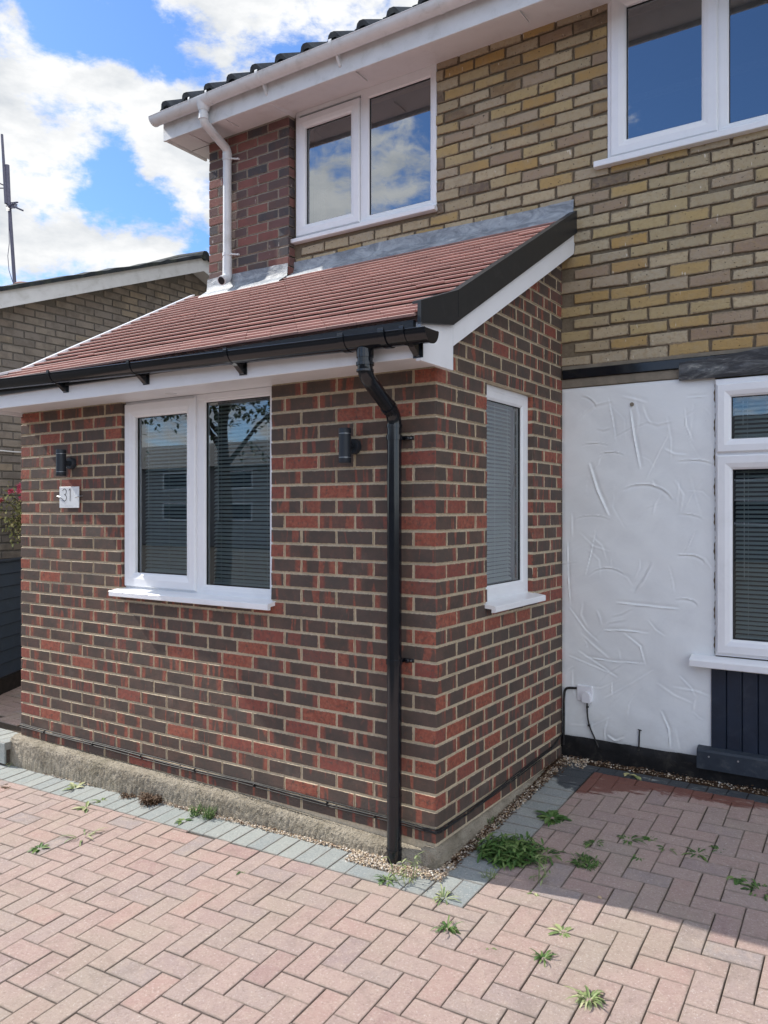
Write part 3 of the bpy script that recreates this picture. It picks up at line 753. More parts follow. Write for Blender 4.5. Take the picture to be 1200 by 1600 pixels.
# windows
PROF = [(0, 0), (0, .03), (.006, .034), (.040, .034), (.052, .026), (.054, .0)]
def window(parent, mp, u0, u1, v0, v1, lights, mull=(), glass=m_glass, blind=None, inv=1, label=None):
    """mp maps (u, v, outward) with outward measured from the glass-side plane of the frame"""
    f = MB(); w = None
    f.ring(u0, u1, v0, v1, [(0, -.04), (0, .03), (.004, .034), (.030, .034), (.036, .028), (.036, -.04)], mp)
    for (a, b, c, d) in mull: f.box(a, b, c, d, -.03, .0335, 0, .003, mp=lambda x, y, z: mp(x, y, z))
    win = f.build('window', m_upvc, parent)
    if label: win['label'] = label
    for (a, b, c, d, sash, w) in lights:
        if sash:
            s_ = MB(); q = w
            s_.ring(a, b, c, d, [(0, .0), (0, .046), (.006, .052), (q*.55, .052), (q*.86, .044), (q, .034), (q, -.01)], mp); s_.build('sash', m_upvc, win)
        else: q = w
        if not sash and w > 0:
            s_ = MB(); s_.ring(a, b, c, d, [(0, .0), (0, .034), (w*.8, .030), (w, .022), (w, -.01)], mp); s_.build('glazing_bead', m_upvc, win)
        g = MB(); g.ring(a+q-.001, b-q+.001, c+q-.001, d-q+.001, [(0, .012), (0, .0165), (.0045, .016), (.0045, .008)], mp); g.build('gasket', m_gask, win)
        a, b, c, d = a+q, b-q, c+q, d-q
        g = MB(); P = [mp(a, c, .010), mp(b, c, .010), mp(b, d, .010), mp(a, d, .010)]; g.add(P, [(0, 1, 2, 3)]); g.build('pane', glass, win)
        if blind:
            ps_, tilt, gap = blind; bm = MB(); v = d-.012
            while v > c+.004:
                bw = .0115; dv = bw*sin(tilt)+random.uniform(-.0006, .0006); dz = bw*cos(tilt)
                P = [mp(a+.004, v-dv, -gap+dz), mp(b-.004, v-dv, -gap+dz), mp(b-.004, v+.0012, -gap), mp(a+.004, v+.0012, -gap), mp(b-.004, v+dv, -gap-dz), mp(a+.004, v+dv, -gap-dz)]
                bm.add(P, [(0, 1, 2, 3), (3, 2, 4, 5)], 0); v -= ps_
            for uu in (a+(b-a)*.14, a+(b-a)*.86, a+(b-a)*.5):
                bm.tube([mp(uu, c+.004, -gap+.013), mp(uu, d-.004, -gap+.013)], .0009, 5, 1)
            bm.tube([mp(a+.05, c+(d-c)*.35, -gap+.02), mp(a+.05, d-.01, -gap+.02)], .002, 6, 1)
            bm.box(a+.003, b-.003, c+.002, c+.014, -gap-.01, -gap+.01, 0, mp=mp)
            bm.build('blind', [m_blind, m_cord], win)
    return win
mpF = lambda u, v, d: (u, .066-d, v)
w1 = window(porch, mpF, -2.188, -.987, 1.132, 2.262,
       [(-2.180, -1.572, 1.150, 2.246, True, .082), (-1.552, -.998, 1.150, 2.252, False, .038)],
       mull=[(-1.574, -1.550, 1.14, 2.255)], blind=(.0215, radians(38), .045), label='white porch window with a narrow opening sash and a fixed light, blinds drawn')
sl_ = MB(); sl_.prism([(-.062, 1.094), (-.058, 1.091), (-.04, 1.091), (-.04, 1.108), (.05, 1.116), (.05, 1.134), (.03, 1.138), (-.058, 1.124), (-.062, 1.120)], -2.225, -.958, 'x'); sl_.build('sill', m_upvc, w1)
mpS = lambda u, v, d: (-.066+d, u, v)
w2 = window(porch, mpS, .520, 1.118, 1.132, 2.262, [(.528, 1.110, 1.146, 2.252, False, .066)], blind=(.0215, radians(38), .045), label='narrow white window in the side wall of the porch')
sl_ = MB(); sl_.prism([(.062, 1.094), (.058, 1.091), (.04, 1.091), (.04, 1.108), (-.05, 1.116), (-.05, 1.134), (-.03, 1.138), (.058, 1.124), (.062, 1.120)], .492, 1.150, 'y'); sl_.build('sill', m_upvc, w2)
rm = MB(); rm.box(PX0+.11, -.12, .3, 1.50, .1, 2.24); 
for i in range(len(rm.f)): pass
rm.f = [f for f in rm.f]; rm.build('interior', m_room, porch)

# gutter with fall, outlet and brackets
def gutter(parent, x0, z0, x1, z1, yc, r, mat, seg=14, th=.003, cap0=True, cap1=True):
    g = MB(); n = 24; vs = []
    for i in range(n+1):
        t = i/n; x = x0+(x1-x0)*t; z = z0+(z1-z0)*t
        for rr in (r, r-th):
            for k in range(seg+1):
                a = pi*k/seg; vs.append((x, yc-cos(a)*rr, z-sin(a)*rr))
    m = 2*(seg+1); fs = []
    for i in range(n):
        for k in range(seg): fs.append((i*m+k, i*m+k+1, (i+1)*m+k+1, (i+1)*m+k)); fs.append((i*m+seg+1+k, (i+1)*m+seg+1+k, (i+1)*m+seg+2+k, i*m+seg+2+k))
        for e in (0, seg): fs.append((i*m+e, (i+1)*m+e, (i+1)*m+seg+1+e, i*m+seg+1+e))
    g.add(vs, fs)
    for e, x, z in ((cap0, x0, z0), (cap1, x1, z1)):
        if e: g.add([(x+dx, yc-cos(pi*k/seg)*(r+.003), z-sin(pi*k/seg)*(r+.003)) for dx in (-.003, .003) for k in range(seg+1)], [tuple(range(seg+1)), tuple(range(seg+1, 2*seg+2))[::-1]]+[(k, k+1, seg+2+k, seg+1+k) for k in range(seg)])
    g.tube([(x0, yc-r, z0), (x1, yc-r, z1)], .0035, 6); g.tube([(x0, yc+r, z0), (x1, yc+r, z1)], .0035, 6)
    return g.build('gutter', mat, parent, smooth=40)
def collar(x, z, yc, r, w, mat, parent, name='gutter_clip'):
    c = MB(); seg = 14
    vs = [(x+dx, yc-cos(pi*k/seg)*rr, z+.004-sin(pi*k/seg)*rr) for dx in (-w/2, w/2) for rr in (r+.001, r+.006) for k in range(-1, seg+2)]
    m = seg+3
    fs = []
    for k in range(m-1): fs += [(m+k, m+k+1, 3*m+k+1, 3*m+k), (k, k+1, m+k+1, m+k), (2*m+k, 3*m+k, 3*m+k+1, 2*m+k+1)]
    c.add(vs, fs); c.tube([(x-w/2, yc-r-.001, z+.006), (x+w/2, yc-r-.001, z+.006)], .0055, 8)
    return c.build(name, mat, parent, smooth=40)
YC = -.326; R = .054
def gzp(x): return 2.408 - (x+2.841)/(2.841+.19)*.062
gt = gutter(porch, XL-.05, gzp(XL-.05), .165, gzp(.165), YC, R, m_blk)
for x in (-2.355, -1.653, -.944, .055):
    collar(x, gzp(x), YC, R, .022, m_blk, gt, 'gutter_bracket')
    b = MB(); z = gzp(x)
    b.prism([(-.2695, z-.040), (-.2695, z-.098), (-.285, z-.094), (-.325, z-.062), (-.345, z-.050)], x+.000, x+.028, 'x'); b.prism([(-.2695, z-.04), (-.2695, z-.10), (-.274, z-.10), (-.274, z-.04)], x-.010, x+.038, 'x')
    b.build('support_arm', m_blk, gt)
for x in (-.255, -.045): collar(x, gzp(x), YC, R+.003, .030, m_blk, gt, 'gutter_union')
ob = MB(); z = gzp(-.16)
seg = 14
ob.add([(xx, YC-cos(pi*k/seg)*(R+.004), gzp(xx)+.002-sin(pi*k/seg)*(R+.004)) for xx in (-.255, -.045) for k in range(seg+1)], [(k, k+1, seg+2+k, seg+1+k) for k in range(seg)])
ob.build('outlet_trough', m_blk, gt, smooth=40)
# downpipe
dp = MB(); px = -.181; yw = -.068; xs_ = -.165
def bend(P, r=.05, n=6):
    P = [Vector(p) for p in P]; out = [P[0]]
    for i in range(1, len(P)-1):
        a = (P[i-1]-P[i]); b = (P[i+1]-P[i]); d = min(r, a.length*.45, b.length*.45); A = P[i]+a.normalized()*d; B = P[i]+b.normalized()*d
        for k in range(n+1):
            t = k/n; out.append(A*(1-t)**2+P[i]*2*t*(1-t)+B*t*t)
    out.append(P[-1]); return out
dpr = .034
ztop = 2.295
dp.tube(bend([(xs_, YC, ztop+.02), (xs_, YC, 2.190), (px, yw, 2.045), (px, yw, 1.95)], .045), dpr*.99, 24)
for z0_, z1_, rr in ((2.265, 2.300, .0375), (2.232, 2.245, .0395), (2.205, 2.214, .0385)): dp.tube([(xs_, YC, z0_), (xs_, YC, z1_)], rr, 24)
q = Vector((px-xs_, yw-YC, 2.045-2.190)).normalized()
c0 = Vector((xs_, YC, 2.190)); 
for t in (.23,): 
    c = c0+(Vector((px, yw, 2.045))-c0)*.80; dp.tube([c-q*.012, c+q*.012], dpr+.0035, 24)
dp.tube([(px, yw, 2.0), (px, yw, 1.985)], dpr+.003, 24)
dp.tube([(px, yw, 1.99), (px, yw, -.035)], dpr, 24)
dp.tube([(px, yw, .30), (px, yw, .296)], dpr+.0012, 24)
dp.tube([(px, yw, .055), (px, yw, .049)], dpr+.003, 24); dp.tube([(px, yw, .05), (px, yw, -.04)], dpr+.0015, 24)
dpo = dp.build('downpipe', m_blk, porch, smooth=40)
for zc in (1.941, .912):
    c = MB(); c.tube([(px, yw, zc-.011), (px, yw, zc+.011)], dpr+.0045, 24); c.box(px-.02, px+.02, yw, -.002, zc-.009, zc+.009); c.box(px+.02, px+.068, -.0075, -.002, zc-.009, zc+.009, 0, .002); c.tube([(px+.055, -.0075, zc), (px+.055, -.0115, zc)], .0045, 10, 1)
    c.box(px+.03, px+.05, -.028, -.006, zc-.009, zc+.009, 0, .003)
    c.build('pipe_clip', [m_blk, m_steel], dpo, smooth=40)

# ================================================================== MAIN HOUSE
house = empty('house', 'two storey house of yellow stock brick with white eaves, behind the brick porch', 'house')
HX1 = 4.2; PF = YM-.075; PXR = -2.127; PXL = -2.965
ULW = (-2.118, -.883, 3.662, 4.64); URW = (.288, 2.7, 3.690, 4.64); LRW = (.892, 2.9, .800, 2.33)
mb = MB()
body(mb, PXL+.02, HX1, .0, 4.66, .22, FR(YM+.004), 1, [ULW, URW, LRW, (-3.0+.2, -.15, .1, 3.1)])
bricks(mb, -2.11, HX1, 2.487, 4.65, FR(YM), 0, pitch=.2255, joint=.011, holes=[ULW, URW], start=.05, bev=.006, jit=.0062, vj=.0042, proud=.009, limit=lambda u, v: not (u < .03 and v < 3.34))
mb.build('wall', [m_yel, m_myel], house)
mb = MB()
body(mb, PXL+.004, PXR-.004, 3.0, 4.60, .09, FR(PF+.004), 1)
bricks(mb, PXL, PXR, 3.237, 4.60, FR(PF), 0, pitch=.2125, holes=(), par=1, jit=.0018)
mb.box(PXR-.02, PXR-.004, PF+.006, YM, 3.0, 4.55, 1)
v = 3.237; r = 0
while v < 4.53: mb.brick(PF+.003, YM, v, v+.065, 0, SD(PXR), 0); v += .075
mb.box(PXL+.004, PXL+.2, PF+.09, 6.5, 0, 4.55, 1)
mb.build('brick_pier', [m_pier, m_mpier], house)
# upper side flank seen from the left and the back of the rooms
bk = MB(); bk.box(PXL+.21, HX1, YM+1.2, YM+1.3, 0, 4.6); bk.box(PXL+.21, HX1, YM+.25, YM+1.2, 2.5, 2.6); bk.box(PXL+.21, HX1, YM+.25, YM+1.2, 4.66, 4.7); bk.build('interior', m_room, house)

# white render panel with trowel strokes
NX, NZ = 150, 370; px0, px1, pz0, pz1 = .004, .888, .222, 2.352
H = [[0.0]*(NX+1) for _ in range(NZ+1)]
DX = (px1-px0)/NX; DZ = (pz1-pz0)/NZ
def pan(px_, py_):
    d = ray(px_, py_); t = (YM-CAM.y)/d.y; p = CAM+d*t; return (p.x, p.z)
def stroke(pts, w, h, lip=1.0):
    """a trowel ridge: sharp lip on one side and a shallow drag on the other"""
    P = [pan(*q) for q in pts]; seg = []
    for i in range(len(P)-1):
        n = max(2, int(math.hypot(P[i+1][0]-P[i][0], P[i+1][1]-P[i][1])/.004))
        for k in range(n): seg.append((P[i][0]+(P[i+1][0]-P[i][0])*k/n, P[i][1]+(P[i+1][1]-P[i][1])*k/n))
    L_ = len(seg)
    acc = {}
    for q, (sx, sz_) in enumerate(seg):
        t = q/max(1, L_-1); fade = sin(pi*min(1, max(0, .04+t*.94)))**.5
        a = seg[min(q+1, L_-1)]; b = seg[max(q-1, 0)]; tx, tz = a[0]-b[0], a[1]-b[1]; ln = math.hypot(tx, tz) or 1; nx_, nz_ = -tz/ln, tx/ln
        R_ = w*3.2; i0, i1 = int((sx-R_-px0)/DX), int((sx+R_-px0)/DX)+1; j0, j1 = int((sz_-R_-pz0)/DZ), int((sz_+R_-pz0)/DZ)+1
        for j in range(max(0, j0), min(NZ, j1)+1):
            for i in range(max(0, i0), min(NX, i1)+1):
                ex, ez = px0+i*DX-sx, pz0+j*DZ-sz_; al = abs(ex*tx/ln+ez*tz/ln)
                if al > .006: continue
                s__ = ex*nx_+ez*nz_
                val = h*fade*(exp(-(s__/(w*.45))**2) - .55*exp(-((s__-w*1.3)/(w*1.2))**2)*lip)
                if (i, j) not in acc or abs(val) > abs(acc[(i, j)]): acc[(i, j)] = val
    for (i, j), val in acc.items(): H[j][i] += val
def arc(cx_, cy_, rx, ry, a0, a1): return [(cx_+rx*cos(radians(a0+(a1-a0)*k/8)), cy_-ry*sin(radians(a0+(a1-a0)*k/8))) for k in range(9)]
big = [([(985, 643), (990, 680), (1000, 732)], .008, .006), ([(921, 726), (933, 765), (951, 806)], .009, .006), ([(1047, 673), (1030, 705), (1010, 748)], .006, .003),
       ([(966, 942), (1000, 946), (1060, 952)], .007, .005), ([(946, 985), (975, 985), (1013, 990)], .006, .005), (arc(948, 905, 30, 18, 20, 160), .005, .004), (arc(1005, 790, 48, 34, 20, 130), .007, .005),
       (arc(1080, 730, 40, 12, 20, 120), .005, .004), (arc(1070, 880, 32, 14, 5, 110), .006, .005), ([(1033, 1112), (1045, 1140), (1047, 1168)], .006, .005), ([(948, 1090), (985, 1070), (1022, 1047)], .007, .003),
       ([(890, 950), (915, 985), (935, 1003)], .005, .004), ([(887, 850), (888, 900), (891, 945)], .005, .004), ([(930, 830), (922, 870), (914, 900)], .005, .0035), ([(1095, 750), (1080, 775), (1066, 800)], .005, .003),
       ([(1070, 640), (1072, 665), (1082, 690)], .005, .004), (arc(905, 640, 28, 22, 10, 80), .005, .004), ([(950, 622), (957, 655), (962, 690)], .005, .003), ([(1075, 621), (1105, 619)], .005, .0035),
       ([(975, 990), (1000, 1010), (1008, 1040)], .006, .004), ([(915, 1027), (960, 1034), (1008, 1037)], .005, .004), ([(890, 1025), (930, 1042), (965, 1058)], .005, .003), (arc(1065, 945, 25, 10, 0, 110), .006, .0045),
       ([(993, 925), (1007, 905), (1020, 880)], .012, .004), ([(1062, 1057), (1080, 1075), (1086, 1088)], .005, .004), ([(905, 1018), (945, 1045), (965, 1060)], .006, .003), ([(950, 1150), (962, 1158), (975, 1153)], .007, .006),
       (arc(1060, 812, 38, 10, 10, 90), .005, .003), (arc(925, 815, 30, 10, 30, 150), .005, .003), ([(1013, 970), (1025, 985), (1040, 995)], .005, .003), ([(1085, 830), (1075, 855), (1064, 868)], .005, .003), (arc(955, 716, 25, 10, 40, 140), .004, .0035), (arc(930, 700, 26, 8, 40, 140), .004, .003)]
for q in big: stroke(q[0], q[1], q[2]*1.45)
for _ in range(60):
    x = random.uniform(890, 1105); y = random.uniform(620, 1150); a = random.uniform(0, pi); l = random.uniform(8, 34); c = random.uniform(-.4, .4)
    stroke([(x, y), (x+l*cos(a), y+l*sin(a)), (x+2*l*cos(a+c), y+2*l*sin(a+c))], random.uniform(.004, .010), random.uniform(.0016, .0036))
for j in range(NZ+1):
    for i in range(NX+1):
        x, z = i*DX, j*DZ
        H[j][i] += .0022*sin(x*9+z*3)*sin(z*6-x*2) + .0014*sin(x*23+z*11)*sin(z*19)
        ed = min(i, NX-i, j, NZ-j)
        if ed < 3: H[j][i] -= .004*(3-ed)/3
rp = MB(); vs = [(px0+i*DX+(.004*sin(j*.21)+.002*sin(j*.9) if i == NX else 0), YM-.004-H[j][i], pz0+j*DZ+(.004*sin(i*.3)+.003*sin(i*.11) if j == 0 else 0)) for j in range(NZ+1) for i in range(NX+1)]
rp.add(vs, [(j*(NX+1)+i, j*(NX+1)+i+1, (j+1)*(NX+1)+i+1, (j+1)*(NX+1)+i) for j in range(NZ) for i in range(NX)])
for e in ([j*(NX+1)+NX for j in range(NZ+1)], [i for i in range(NX+1)], [NZ*(NX+1)+i for i in range(NX+1)]):
    A = [vs[k] for k in e]; B = [(p[0], YM+.004, p[2]) for p in A]; n = len(A); rp.add(A+B, [(k, k+1, n+k+1, n+k) for k in range(n-1)])
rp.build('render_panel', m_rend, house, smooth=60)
hk = MB(); c = pan(988, 632); hk.tube([(c[0], YM-.006, c[1]), (c[0], YM-.011, c[1])], .012, 14); hk.build('blanked_hole', m_beige, house)
# bituminous base, bands, lead over the bay
bs = MB(); n = 60; vs = []
for i in range(n+1):
    x = HX1*i/n
    for (d, z) in ((.002, .228), (.012, .222), (.014+.002*sin(i), .17), (.010, .12), (.016, .05)): vs.append((x, YM-d+random.uniform(-.0015, .0015), z+random.uniform(-.003, .003)))
bs.add(vs, [(i*5+k, i*5+k+1, (i+1)*5+k+1, (i+1)*5+k) for i in range(n) for k in range(4)]); bs.build('damp_proof_base', m_bit, house, smooth=60)
bn = MB(); bn.box(.004, .80, YM-.010, YM+.002, 2.356, 2.408, 0, .002); bn.box(.004, HX1, YM-.008, YM+.002, 2.466, 2.489, 0, .002); bn.build('mortar_strip', m_beige, house)
bn = MB(); bn.box(.012, HX1, YM-.022, YM+.002, 2.409, 2.466, 0, .004); bn.build('damp_proof_band', m_blk, house)
ld = MB(); n = 50; vs = []
for i in range(n+1):
    x = .705+(HX1-.705)*i/n; w = .012*sin(x*6)+.006*sin(x*17)
    for k, (d, z) in enumerate(((.024, 2.476+w*.4), (.032, 2.455+w), (.030, 2.42+w), (.038, 2.385+w*.6), (.036, 2.352), (.030, 2.338))):
        if i < 6 : z = z - (.03*(6-i)/6 if k < 3 else 0)
        vs.append((x, YM-d+random.uniform(-.004, .004), z+random.uniform(-.002, .002)))
ld.add(vs, [(i*6+k, i*6+k+1, (i+1)*6+k+1, (i+1)*6+k) for i in range(n) for k in range(5)]); ld.build('lead_flashing', m_lead2, house, smooth=70)

mpU = lambda u, v, d: (u, YM+.026-d, v)
window(house, mpU, -2.114, -.883, 3.664, 4.632, [(-2.100, -1.512, 3.680, 4.575, True, .082), (-1.488, -.890, 3.674, 4.605, False, .046)], mull=[(-1.510, -1.490, 3.68, 4.60)], glass=m_glassu, label='white two-light window above the porch roof')
sl_ = MB(); sl_.box(-2.150, -.875, YM-.05, YM+.02, 3.632, 3.662, 0, .003); sl_.build('sill', m_upvc, house)
window(house, mpU, .288, 2.70, 3.688, 4.70, [(.312, .908, 3.702, 4.66, True, .086), (.920, 2.06, 3.695, 4.66, False, .042), (2.08, 2.68, 3.702, 4.66, True, .086)], mull=[(.905, .925, 3.70, 4.66), (2.06, 2.08, 3.70, 4.66)], glass=m_glassu, label='wide white upper window at the right edge')
sl_ = MB(); sl_.box(.218, 2.76, YM-.055, YM+.02, 3.650, 3.686, 0, .003); sl_.build('sill', m_upvc, house)
mpL = lambda u, v, d: (u, YM+.010-d, v)
w4 = window(house, mpL, .896, 2.90, .806, 2.330, [(.906, 1.56, 1.925, 2.300, True, .072), (.906, 1.56, .822, 1.908, True, .078), (1.58, 2.9, .82, 2.30, False, .05)], mull=[(.92, 1.56, 1.905, 1.928), (1.558, 1.582, .82, 2.30)], blind=(.0245, radians(40), .05), label='white ground floor window with a small top light, blinds drawn')
sl_ = MB(); sl_.prism([(YM-.085, .744), (YM-.08, .740), (YM, .744), (YM, .795), (YM-.02, .800), (YM-.08, .782), (YM-.085, .776)], .772, 2.98, 'x'); sl_.build('sill', m_upvc, w4)
cl = MB(); x = .872
while x < 2.9:
    cl.box(x+.0015, x+.0785, YM-.018, YM+.004, .17, .742, 0, .004); x += .08
cl.box(.872, 2.9, YM+.002, YM+.006, .17, .742); cl.build('timber_cladding', m_navy, house)
cl = MB(); cl.prism([(YM-.060, .178), (YM-.060, .272), (YM-.052, .284), (YM-.018, .294), (YM, .294), (YM, .178)], .806, 2.95, 'x')
for x in (.87, 1.02, 1.45): cl.tube([(x, YM-.060, .25), (x, YM-.0625, .25)], .005, 8, 1)
cl.build('plinth_board', [m_navy2, m_steel], house)

# eaves of the main roof
YF = 1.20; EX0 = -3.19; FB = 4.553
fa = MB(); fa.box(EX0, HX1, YF, YF+.018, FB, 4.742, 0, .002); fa.box(EX0, EX0+.018, YF+.019, 1.66, FB+.006, 4.80, 0, .002)
for x in (-2.45, -2.1, -1.15, -.55, -1.7, .1): fa.tube([(x, YF, FB+.05), (x, YF-.002, FB+.05)], .0045, 8)
fa.build('fascia', m_oldw, house)
sf = MB(); cols = [(PXL-.002, 4.598), (-2.13, 4.598), (-2.10, 4.632), (HX1, 4.628)]
vs = []
for x, zw in cols:
    for (y, z) in ((YF+.0185, 4.582), (YM+.01, zw), (YM+.01, zw+.02), (YF+.0185, 4.602)): vs.append((x, y, z))
sf.add(vs, [(i*4+k, (i+1)*4+k, (i+1)*4+(k+1) % 4, i*4+(k+1) % 4) for i in range(len(cols)-1) for k in range(4)])
sf.box(EX0+.0185, PXL-.003, YF+.0185, 6.0, 4.580, 4.60)
for x in (-2.56, -1.35, -.15): sf.box(x, x+.004, YF+.03, YF+.2, 4.578, 4.590)
sf.build('soffit', m_soff, house)
sj = MB(); sj.box(EX0+.02, PXL-.005, PF+.0, PF+.005, 4.5785, 4.5799); sj.build('soffit_joint', m_gask, house)
GZ = 4.716; GYC = YF-.060
g2 = gutter(house, EX0-.035, GZ, HX1, GZ+.035, GYC, .056, m_oldw)
def gzm(x): return GZ+(x-EX0)*.0047
for x in (-1.43, -.62, .2, -2.09): collar(x, gzm(x), GYC, .056, .024, m_oldw, g2, 'gutter_bracket')
for x in (-1.43, -2.09):
    b = MB(); b.prism([(YF, gzm(x)), (YF, gzm(x)-.115), (YF-.012, gzm(x)-.11), (YF-.05, gzm(x)-.05)], x-.008, x+.008, 'x'); b.build('support_arm', m_oldw, g2)
ox = -2.675
for x in (ox-.095, ox+.085): collar(x, gzm(x), GYC, .058, .016, m_oldw, g2, 'gutter_union')
ob = MB(); ob.add([(xx, GYC-cos(pi*k/14)*.060, gzm(xx)-sin(pi*k/14)*.060) for xx in (ox-.095, ox+.085) for k in range(15)], [(k, k+1, 16+k, 15+k) for k in range(14)]); ob.tube([(ox, GYC, GZ-.02), (ox, GYC, GZ-.085)], [.058, .038], 20); ob.build('outlet_trough', m_oldw, g2, smooth=40)
dp = MB(); pcx, pcy = -2.720, PF-.046
dp.tube(bend([(ox, GYC, GZ-.05), (ox, GYC, GZ-.165), (pcx, pcy, 4.46), (pcx, pcy, 4.38)], .04), .034, 20); dp.tube([(ox, GYC, GZ-.105), (ox, GYC, GZ-.15)], .0375, 20); dp.tube([(pcx, pcy, 4.43), (pcx, pcy, 4.38)], .0375, 20)
dp.tube([(pcx, pcy, 4.40), (pcx, pcy, 3.47)], .0335, 20); dp.tube(bend([(pcx, pcy, 3.52), (pcx, pcy, 3.445), (pcx+.010, pcy-.075, 3.405)], .03), .037, 20); dp.tube([(pcx, pcy, 3.60), (pcx, pcy, 3.50)], .0365, 20)
dp.tube([(pcx+.0102, pcy-.0755, 3.4045), (pcx+.0103, pcy-.0765, 3.404)], .030, 20, 1)
d2 = dp.build('downpipe', [m_oldw, m_gask], house, smooth=40)
for zc in (4.385, 3.63):
    c = MB(); c.tube([(pcx, pcy, zc-.012), (pcx, pcy, zc+.012)], .038, 20); c.tube([(pcx+.03, pcy, zc), (pcx+.085, PF-.004, zc-.004)], .007, 8); c.tube([(pcx+.085, PF-.02, zc-.004), (pcx+.085, PF-.002, zc-.004)], .008, 8); c.build('pipe_clip', m_oldw, d2, smooth=40)
# main roof of rolled concrete tiles
rt = MB(); P_ = .236; prof = [(0, .0), (.10, 0), (.125, .012), (.145, .042), (.165, .054), (.195, .054), (.212, .040), (.236, .006)]
slope = radians(30); nrow = 18; gauge = .33
def rp_(x, s_, h): return (x, YF-.05+s_*cos(slope)-h*sin(slope), 4.755+s_*sin(slope)+h*cos(slope))
xs_l = []; x = EX0-.02-.06
while x < HX1:
    for (a, h) in prof:
        if EX0-.03 <= x+a: xs_l.append((x+a, h))
    x += P_
for r in range(nrow):
    vs = []
    for (x, h) in xs_l:
        vs += [rp_(x, r*gauge, h-.022), rp_(x, r*gauge, h+.012), rp_(x, (r+1)*gauge+.03, h-.006)]
    n = len(xs_l); rt.add(vs, [(i*3+k, (i+1)*3+k, (i+1)*3+k+1, i*3+k+1) for i in range(n-1) for k in range(2)])
rt.prism([rp_(0, 0, -.03)[1:], rp_(0, 6, -.03)[1:], (YM+5.2, 4.7), (YF+.03, 4.70)], EX0+.02, HX1, 'x')
rt.build('roof', m_slate, house, smooth=35)

# ================================================================== THINGS ON THE WALLS
def wall_lamp(x, z, label):
    t = empty('wall_lamp', label, 'wall lamp', 'cylinder lamps on the porch wall')
    b = MB(); b.tube([(x, -.088, z-.083), (x, -.088, z-.081), (x, -.088, z-.058)], [.029, .0305, .0305], 28); b.tube([(x, -.088, z-.0555), (x, -.088, z+.0555)], .0300, 28); b.tube([(x, -.088, z+.058), (x, -.088, z+.081), (x, -.088, z+.083)], [.0305, .0305, .029], 28)
    bo = b.build('lamp_body', m_lamp, t, smooth=40)
    for zz in (z-.0568, z+.0568): r_ = MB(); r_.tube([(x, -.088, zz-.0012), (x, -.088, zz+.0012)], .0296, 28); r_.build('trim_ring', m_steel, t, smooth=40)
    b = MB(); b.tube([(x, -.062, z), (x, -.030, z)], .016, 18); b.tube([(x, -.034, z), (x, -.030, z), (x, -.004, z)], [.034, .037, .037], 28); b.build('wall_mount', m_lamp, t, smooth=40)
wall_lamp(-2.655, 1.905, 'dark cylinder wall lamp above the house number plaque'); wall_lamp(-.447, 1.915, 'dark cylinder wall lamp between the window and the black downpipe')

t = empty('house_number_plaque', 'square silver plaque with black number 31 under the wall lamp', 'number plaque')
PY = -.020; a0, a1, b0, b1 = -2.772, -2.572, 1.622, 1.757
mb = MB(); mb.box(a0, a1, PY, PY+.005, b0, b1, 0, .0012); mb.build('plate', m_glasspl, t)
dg = MB()
def ribbon(pts, w=.0045):
    pts = [(a0+(a1-a0)*u, b0+(b1-b0)*v) for u, v in pts]
    for i in range(len(pts)-1):
        (x0, z0_), (x1, z1_) = pts[i], pts[i+1]; dx, dz = x1-x0, z1_-z0_; l = math.hypot(dx, dz) or 1; nx_, nz_ = -dz/l*w/2, dx/l*w/2; ex, ez = dx/l*w*.3, dz/l*w*.3
        y = PY-.0012
        dg.add([(x0-ex+nx_, y, z0_-ez+nz_), (x1+ex+nx_, y, z1_+ez+nz_), (x1+ex-nx_, y, z1_+ez-nz_), (x0-ex-nx_, y, z0_-ez-nz_)], [(0, 1, 2, 3)[::-1]])
def earc(cu, cv, ru, rv, s0, s1, n=14): return [(cu+ru*cos(radians(s0+(s1-s0)*k/n)), cv+rv*sin(radians(s0+(s1-s0)*k/n))) for k in range(n+1)]
ribbon(earc(.27, .76, .095, .135, 160, -90)); ribbon(earc(.27, .475, .105, .15, 90, -160)); ribbon([(.50, .83), (.565, .90), (.565, .325)], .0055)
dg.build('digits', m_ink, t)
dg = MB(); ribbon([(.12, .12), (.70, .12)], .0035); dg.build('small_print', m_oldw, t)
for x, s_ in ((a0, 1), (a1, -1)):
    cp = MB(); cp.tube([(x-.018*s_, -.003, 1.697), (x-.016*s_, PY-.004, 1.696), (x+.012*s_, PY-.006, 1.692), (x+.030*s_, PY-.004, 1.682 if s_ > 0 else 1.688)], .0030, 8); cp.build('clip', m_steel, t)

t = empty('cable_run', 'black cables clipped along the foot of the porch wall and round its corner', 'cable')
def wobble(pts, n, a): 
    out = []
    for i in range(len(pts)-1):
        for k in range(n):
            f = k/n; p = Vector(pts[i])*(1-f)+Vector(pts[i+1])*f; out.append(p+Vector((0, 0, random.uniform(-a, a))))
    out.append(Vector(pts[-1])); return out
cb = MB()
cb.tube(wobble([(PX0, -.010, .160), (-2.9, -.010, .150), (-2.3, -.010, .158), (-1.7, -.010, .150), (-1.1, -.010, .160), (-.6, -.010, .152), (-.25, -.012, .158), (.004, -.012, .150), (.013, .01, .148), (.013, .3, .140), (.013, .65, .158), (.013, 1.0, .172), (.013, 1.35, .185), (.012, YM-.02, .235)], 6, .0012), .0042, 8)
cb.tube(wobble([(PX0, -.009, .168), (-2.8, -.009, .163), (-2.0, -.009, .168), (-1.4, -.009, .164), (-.8, -.009, .166), (-.3, -.010, .164), (.004, -.010, .157), (.011, .02, .157), (.011, .5, .158), (.011, 1.0, .182), (.011, 1.45, .2)], 6, .0012), .003, 8)
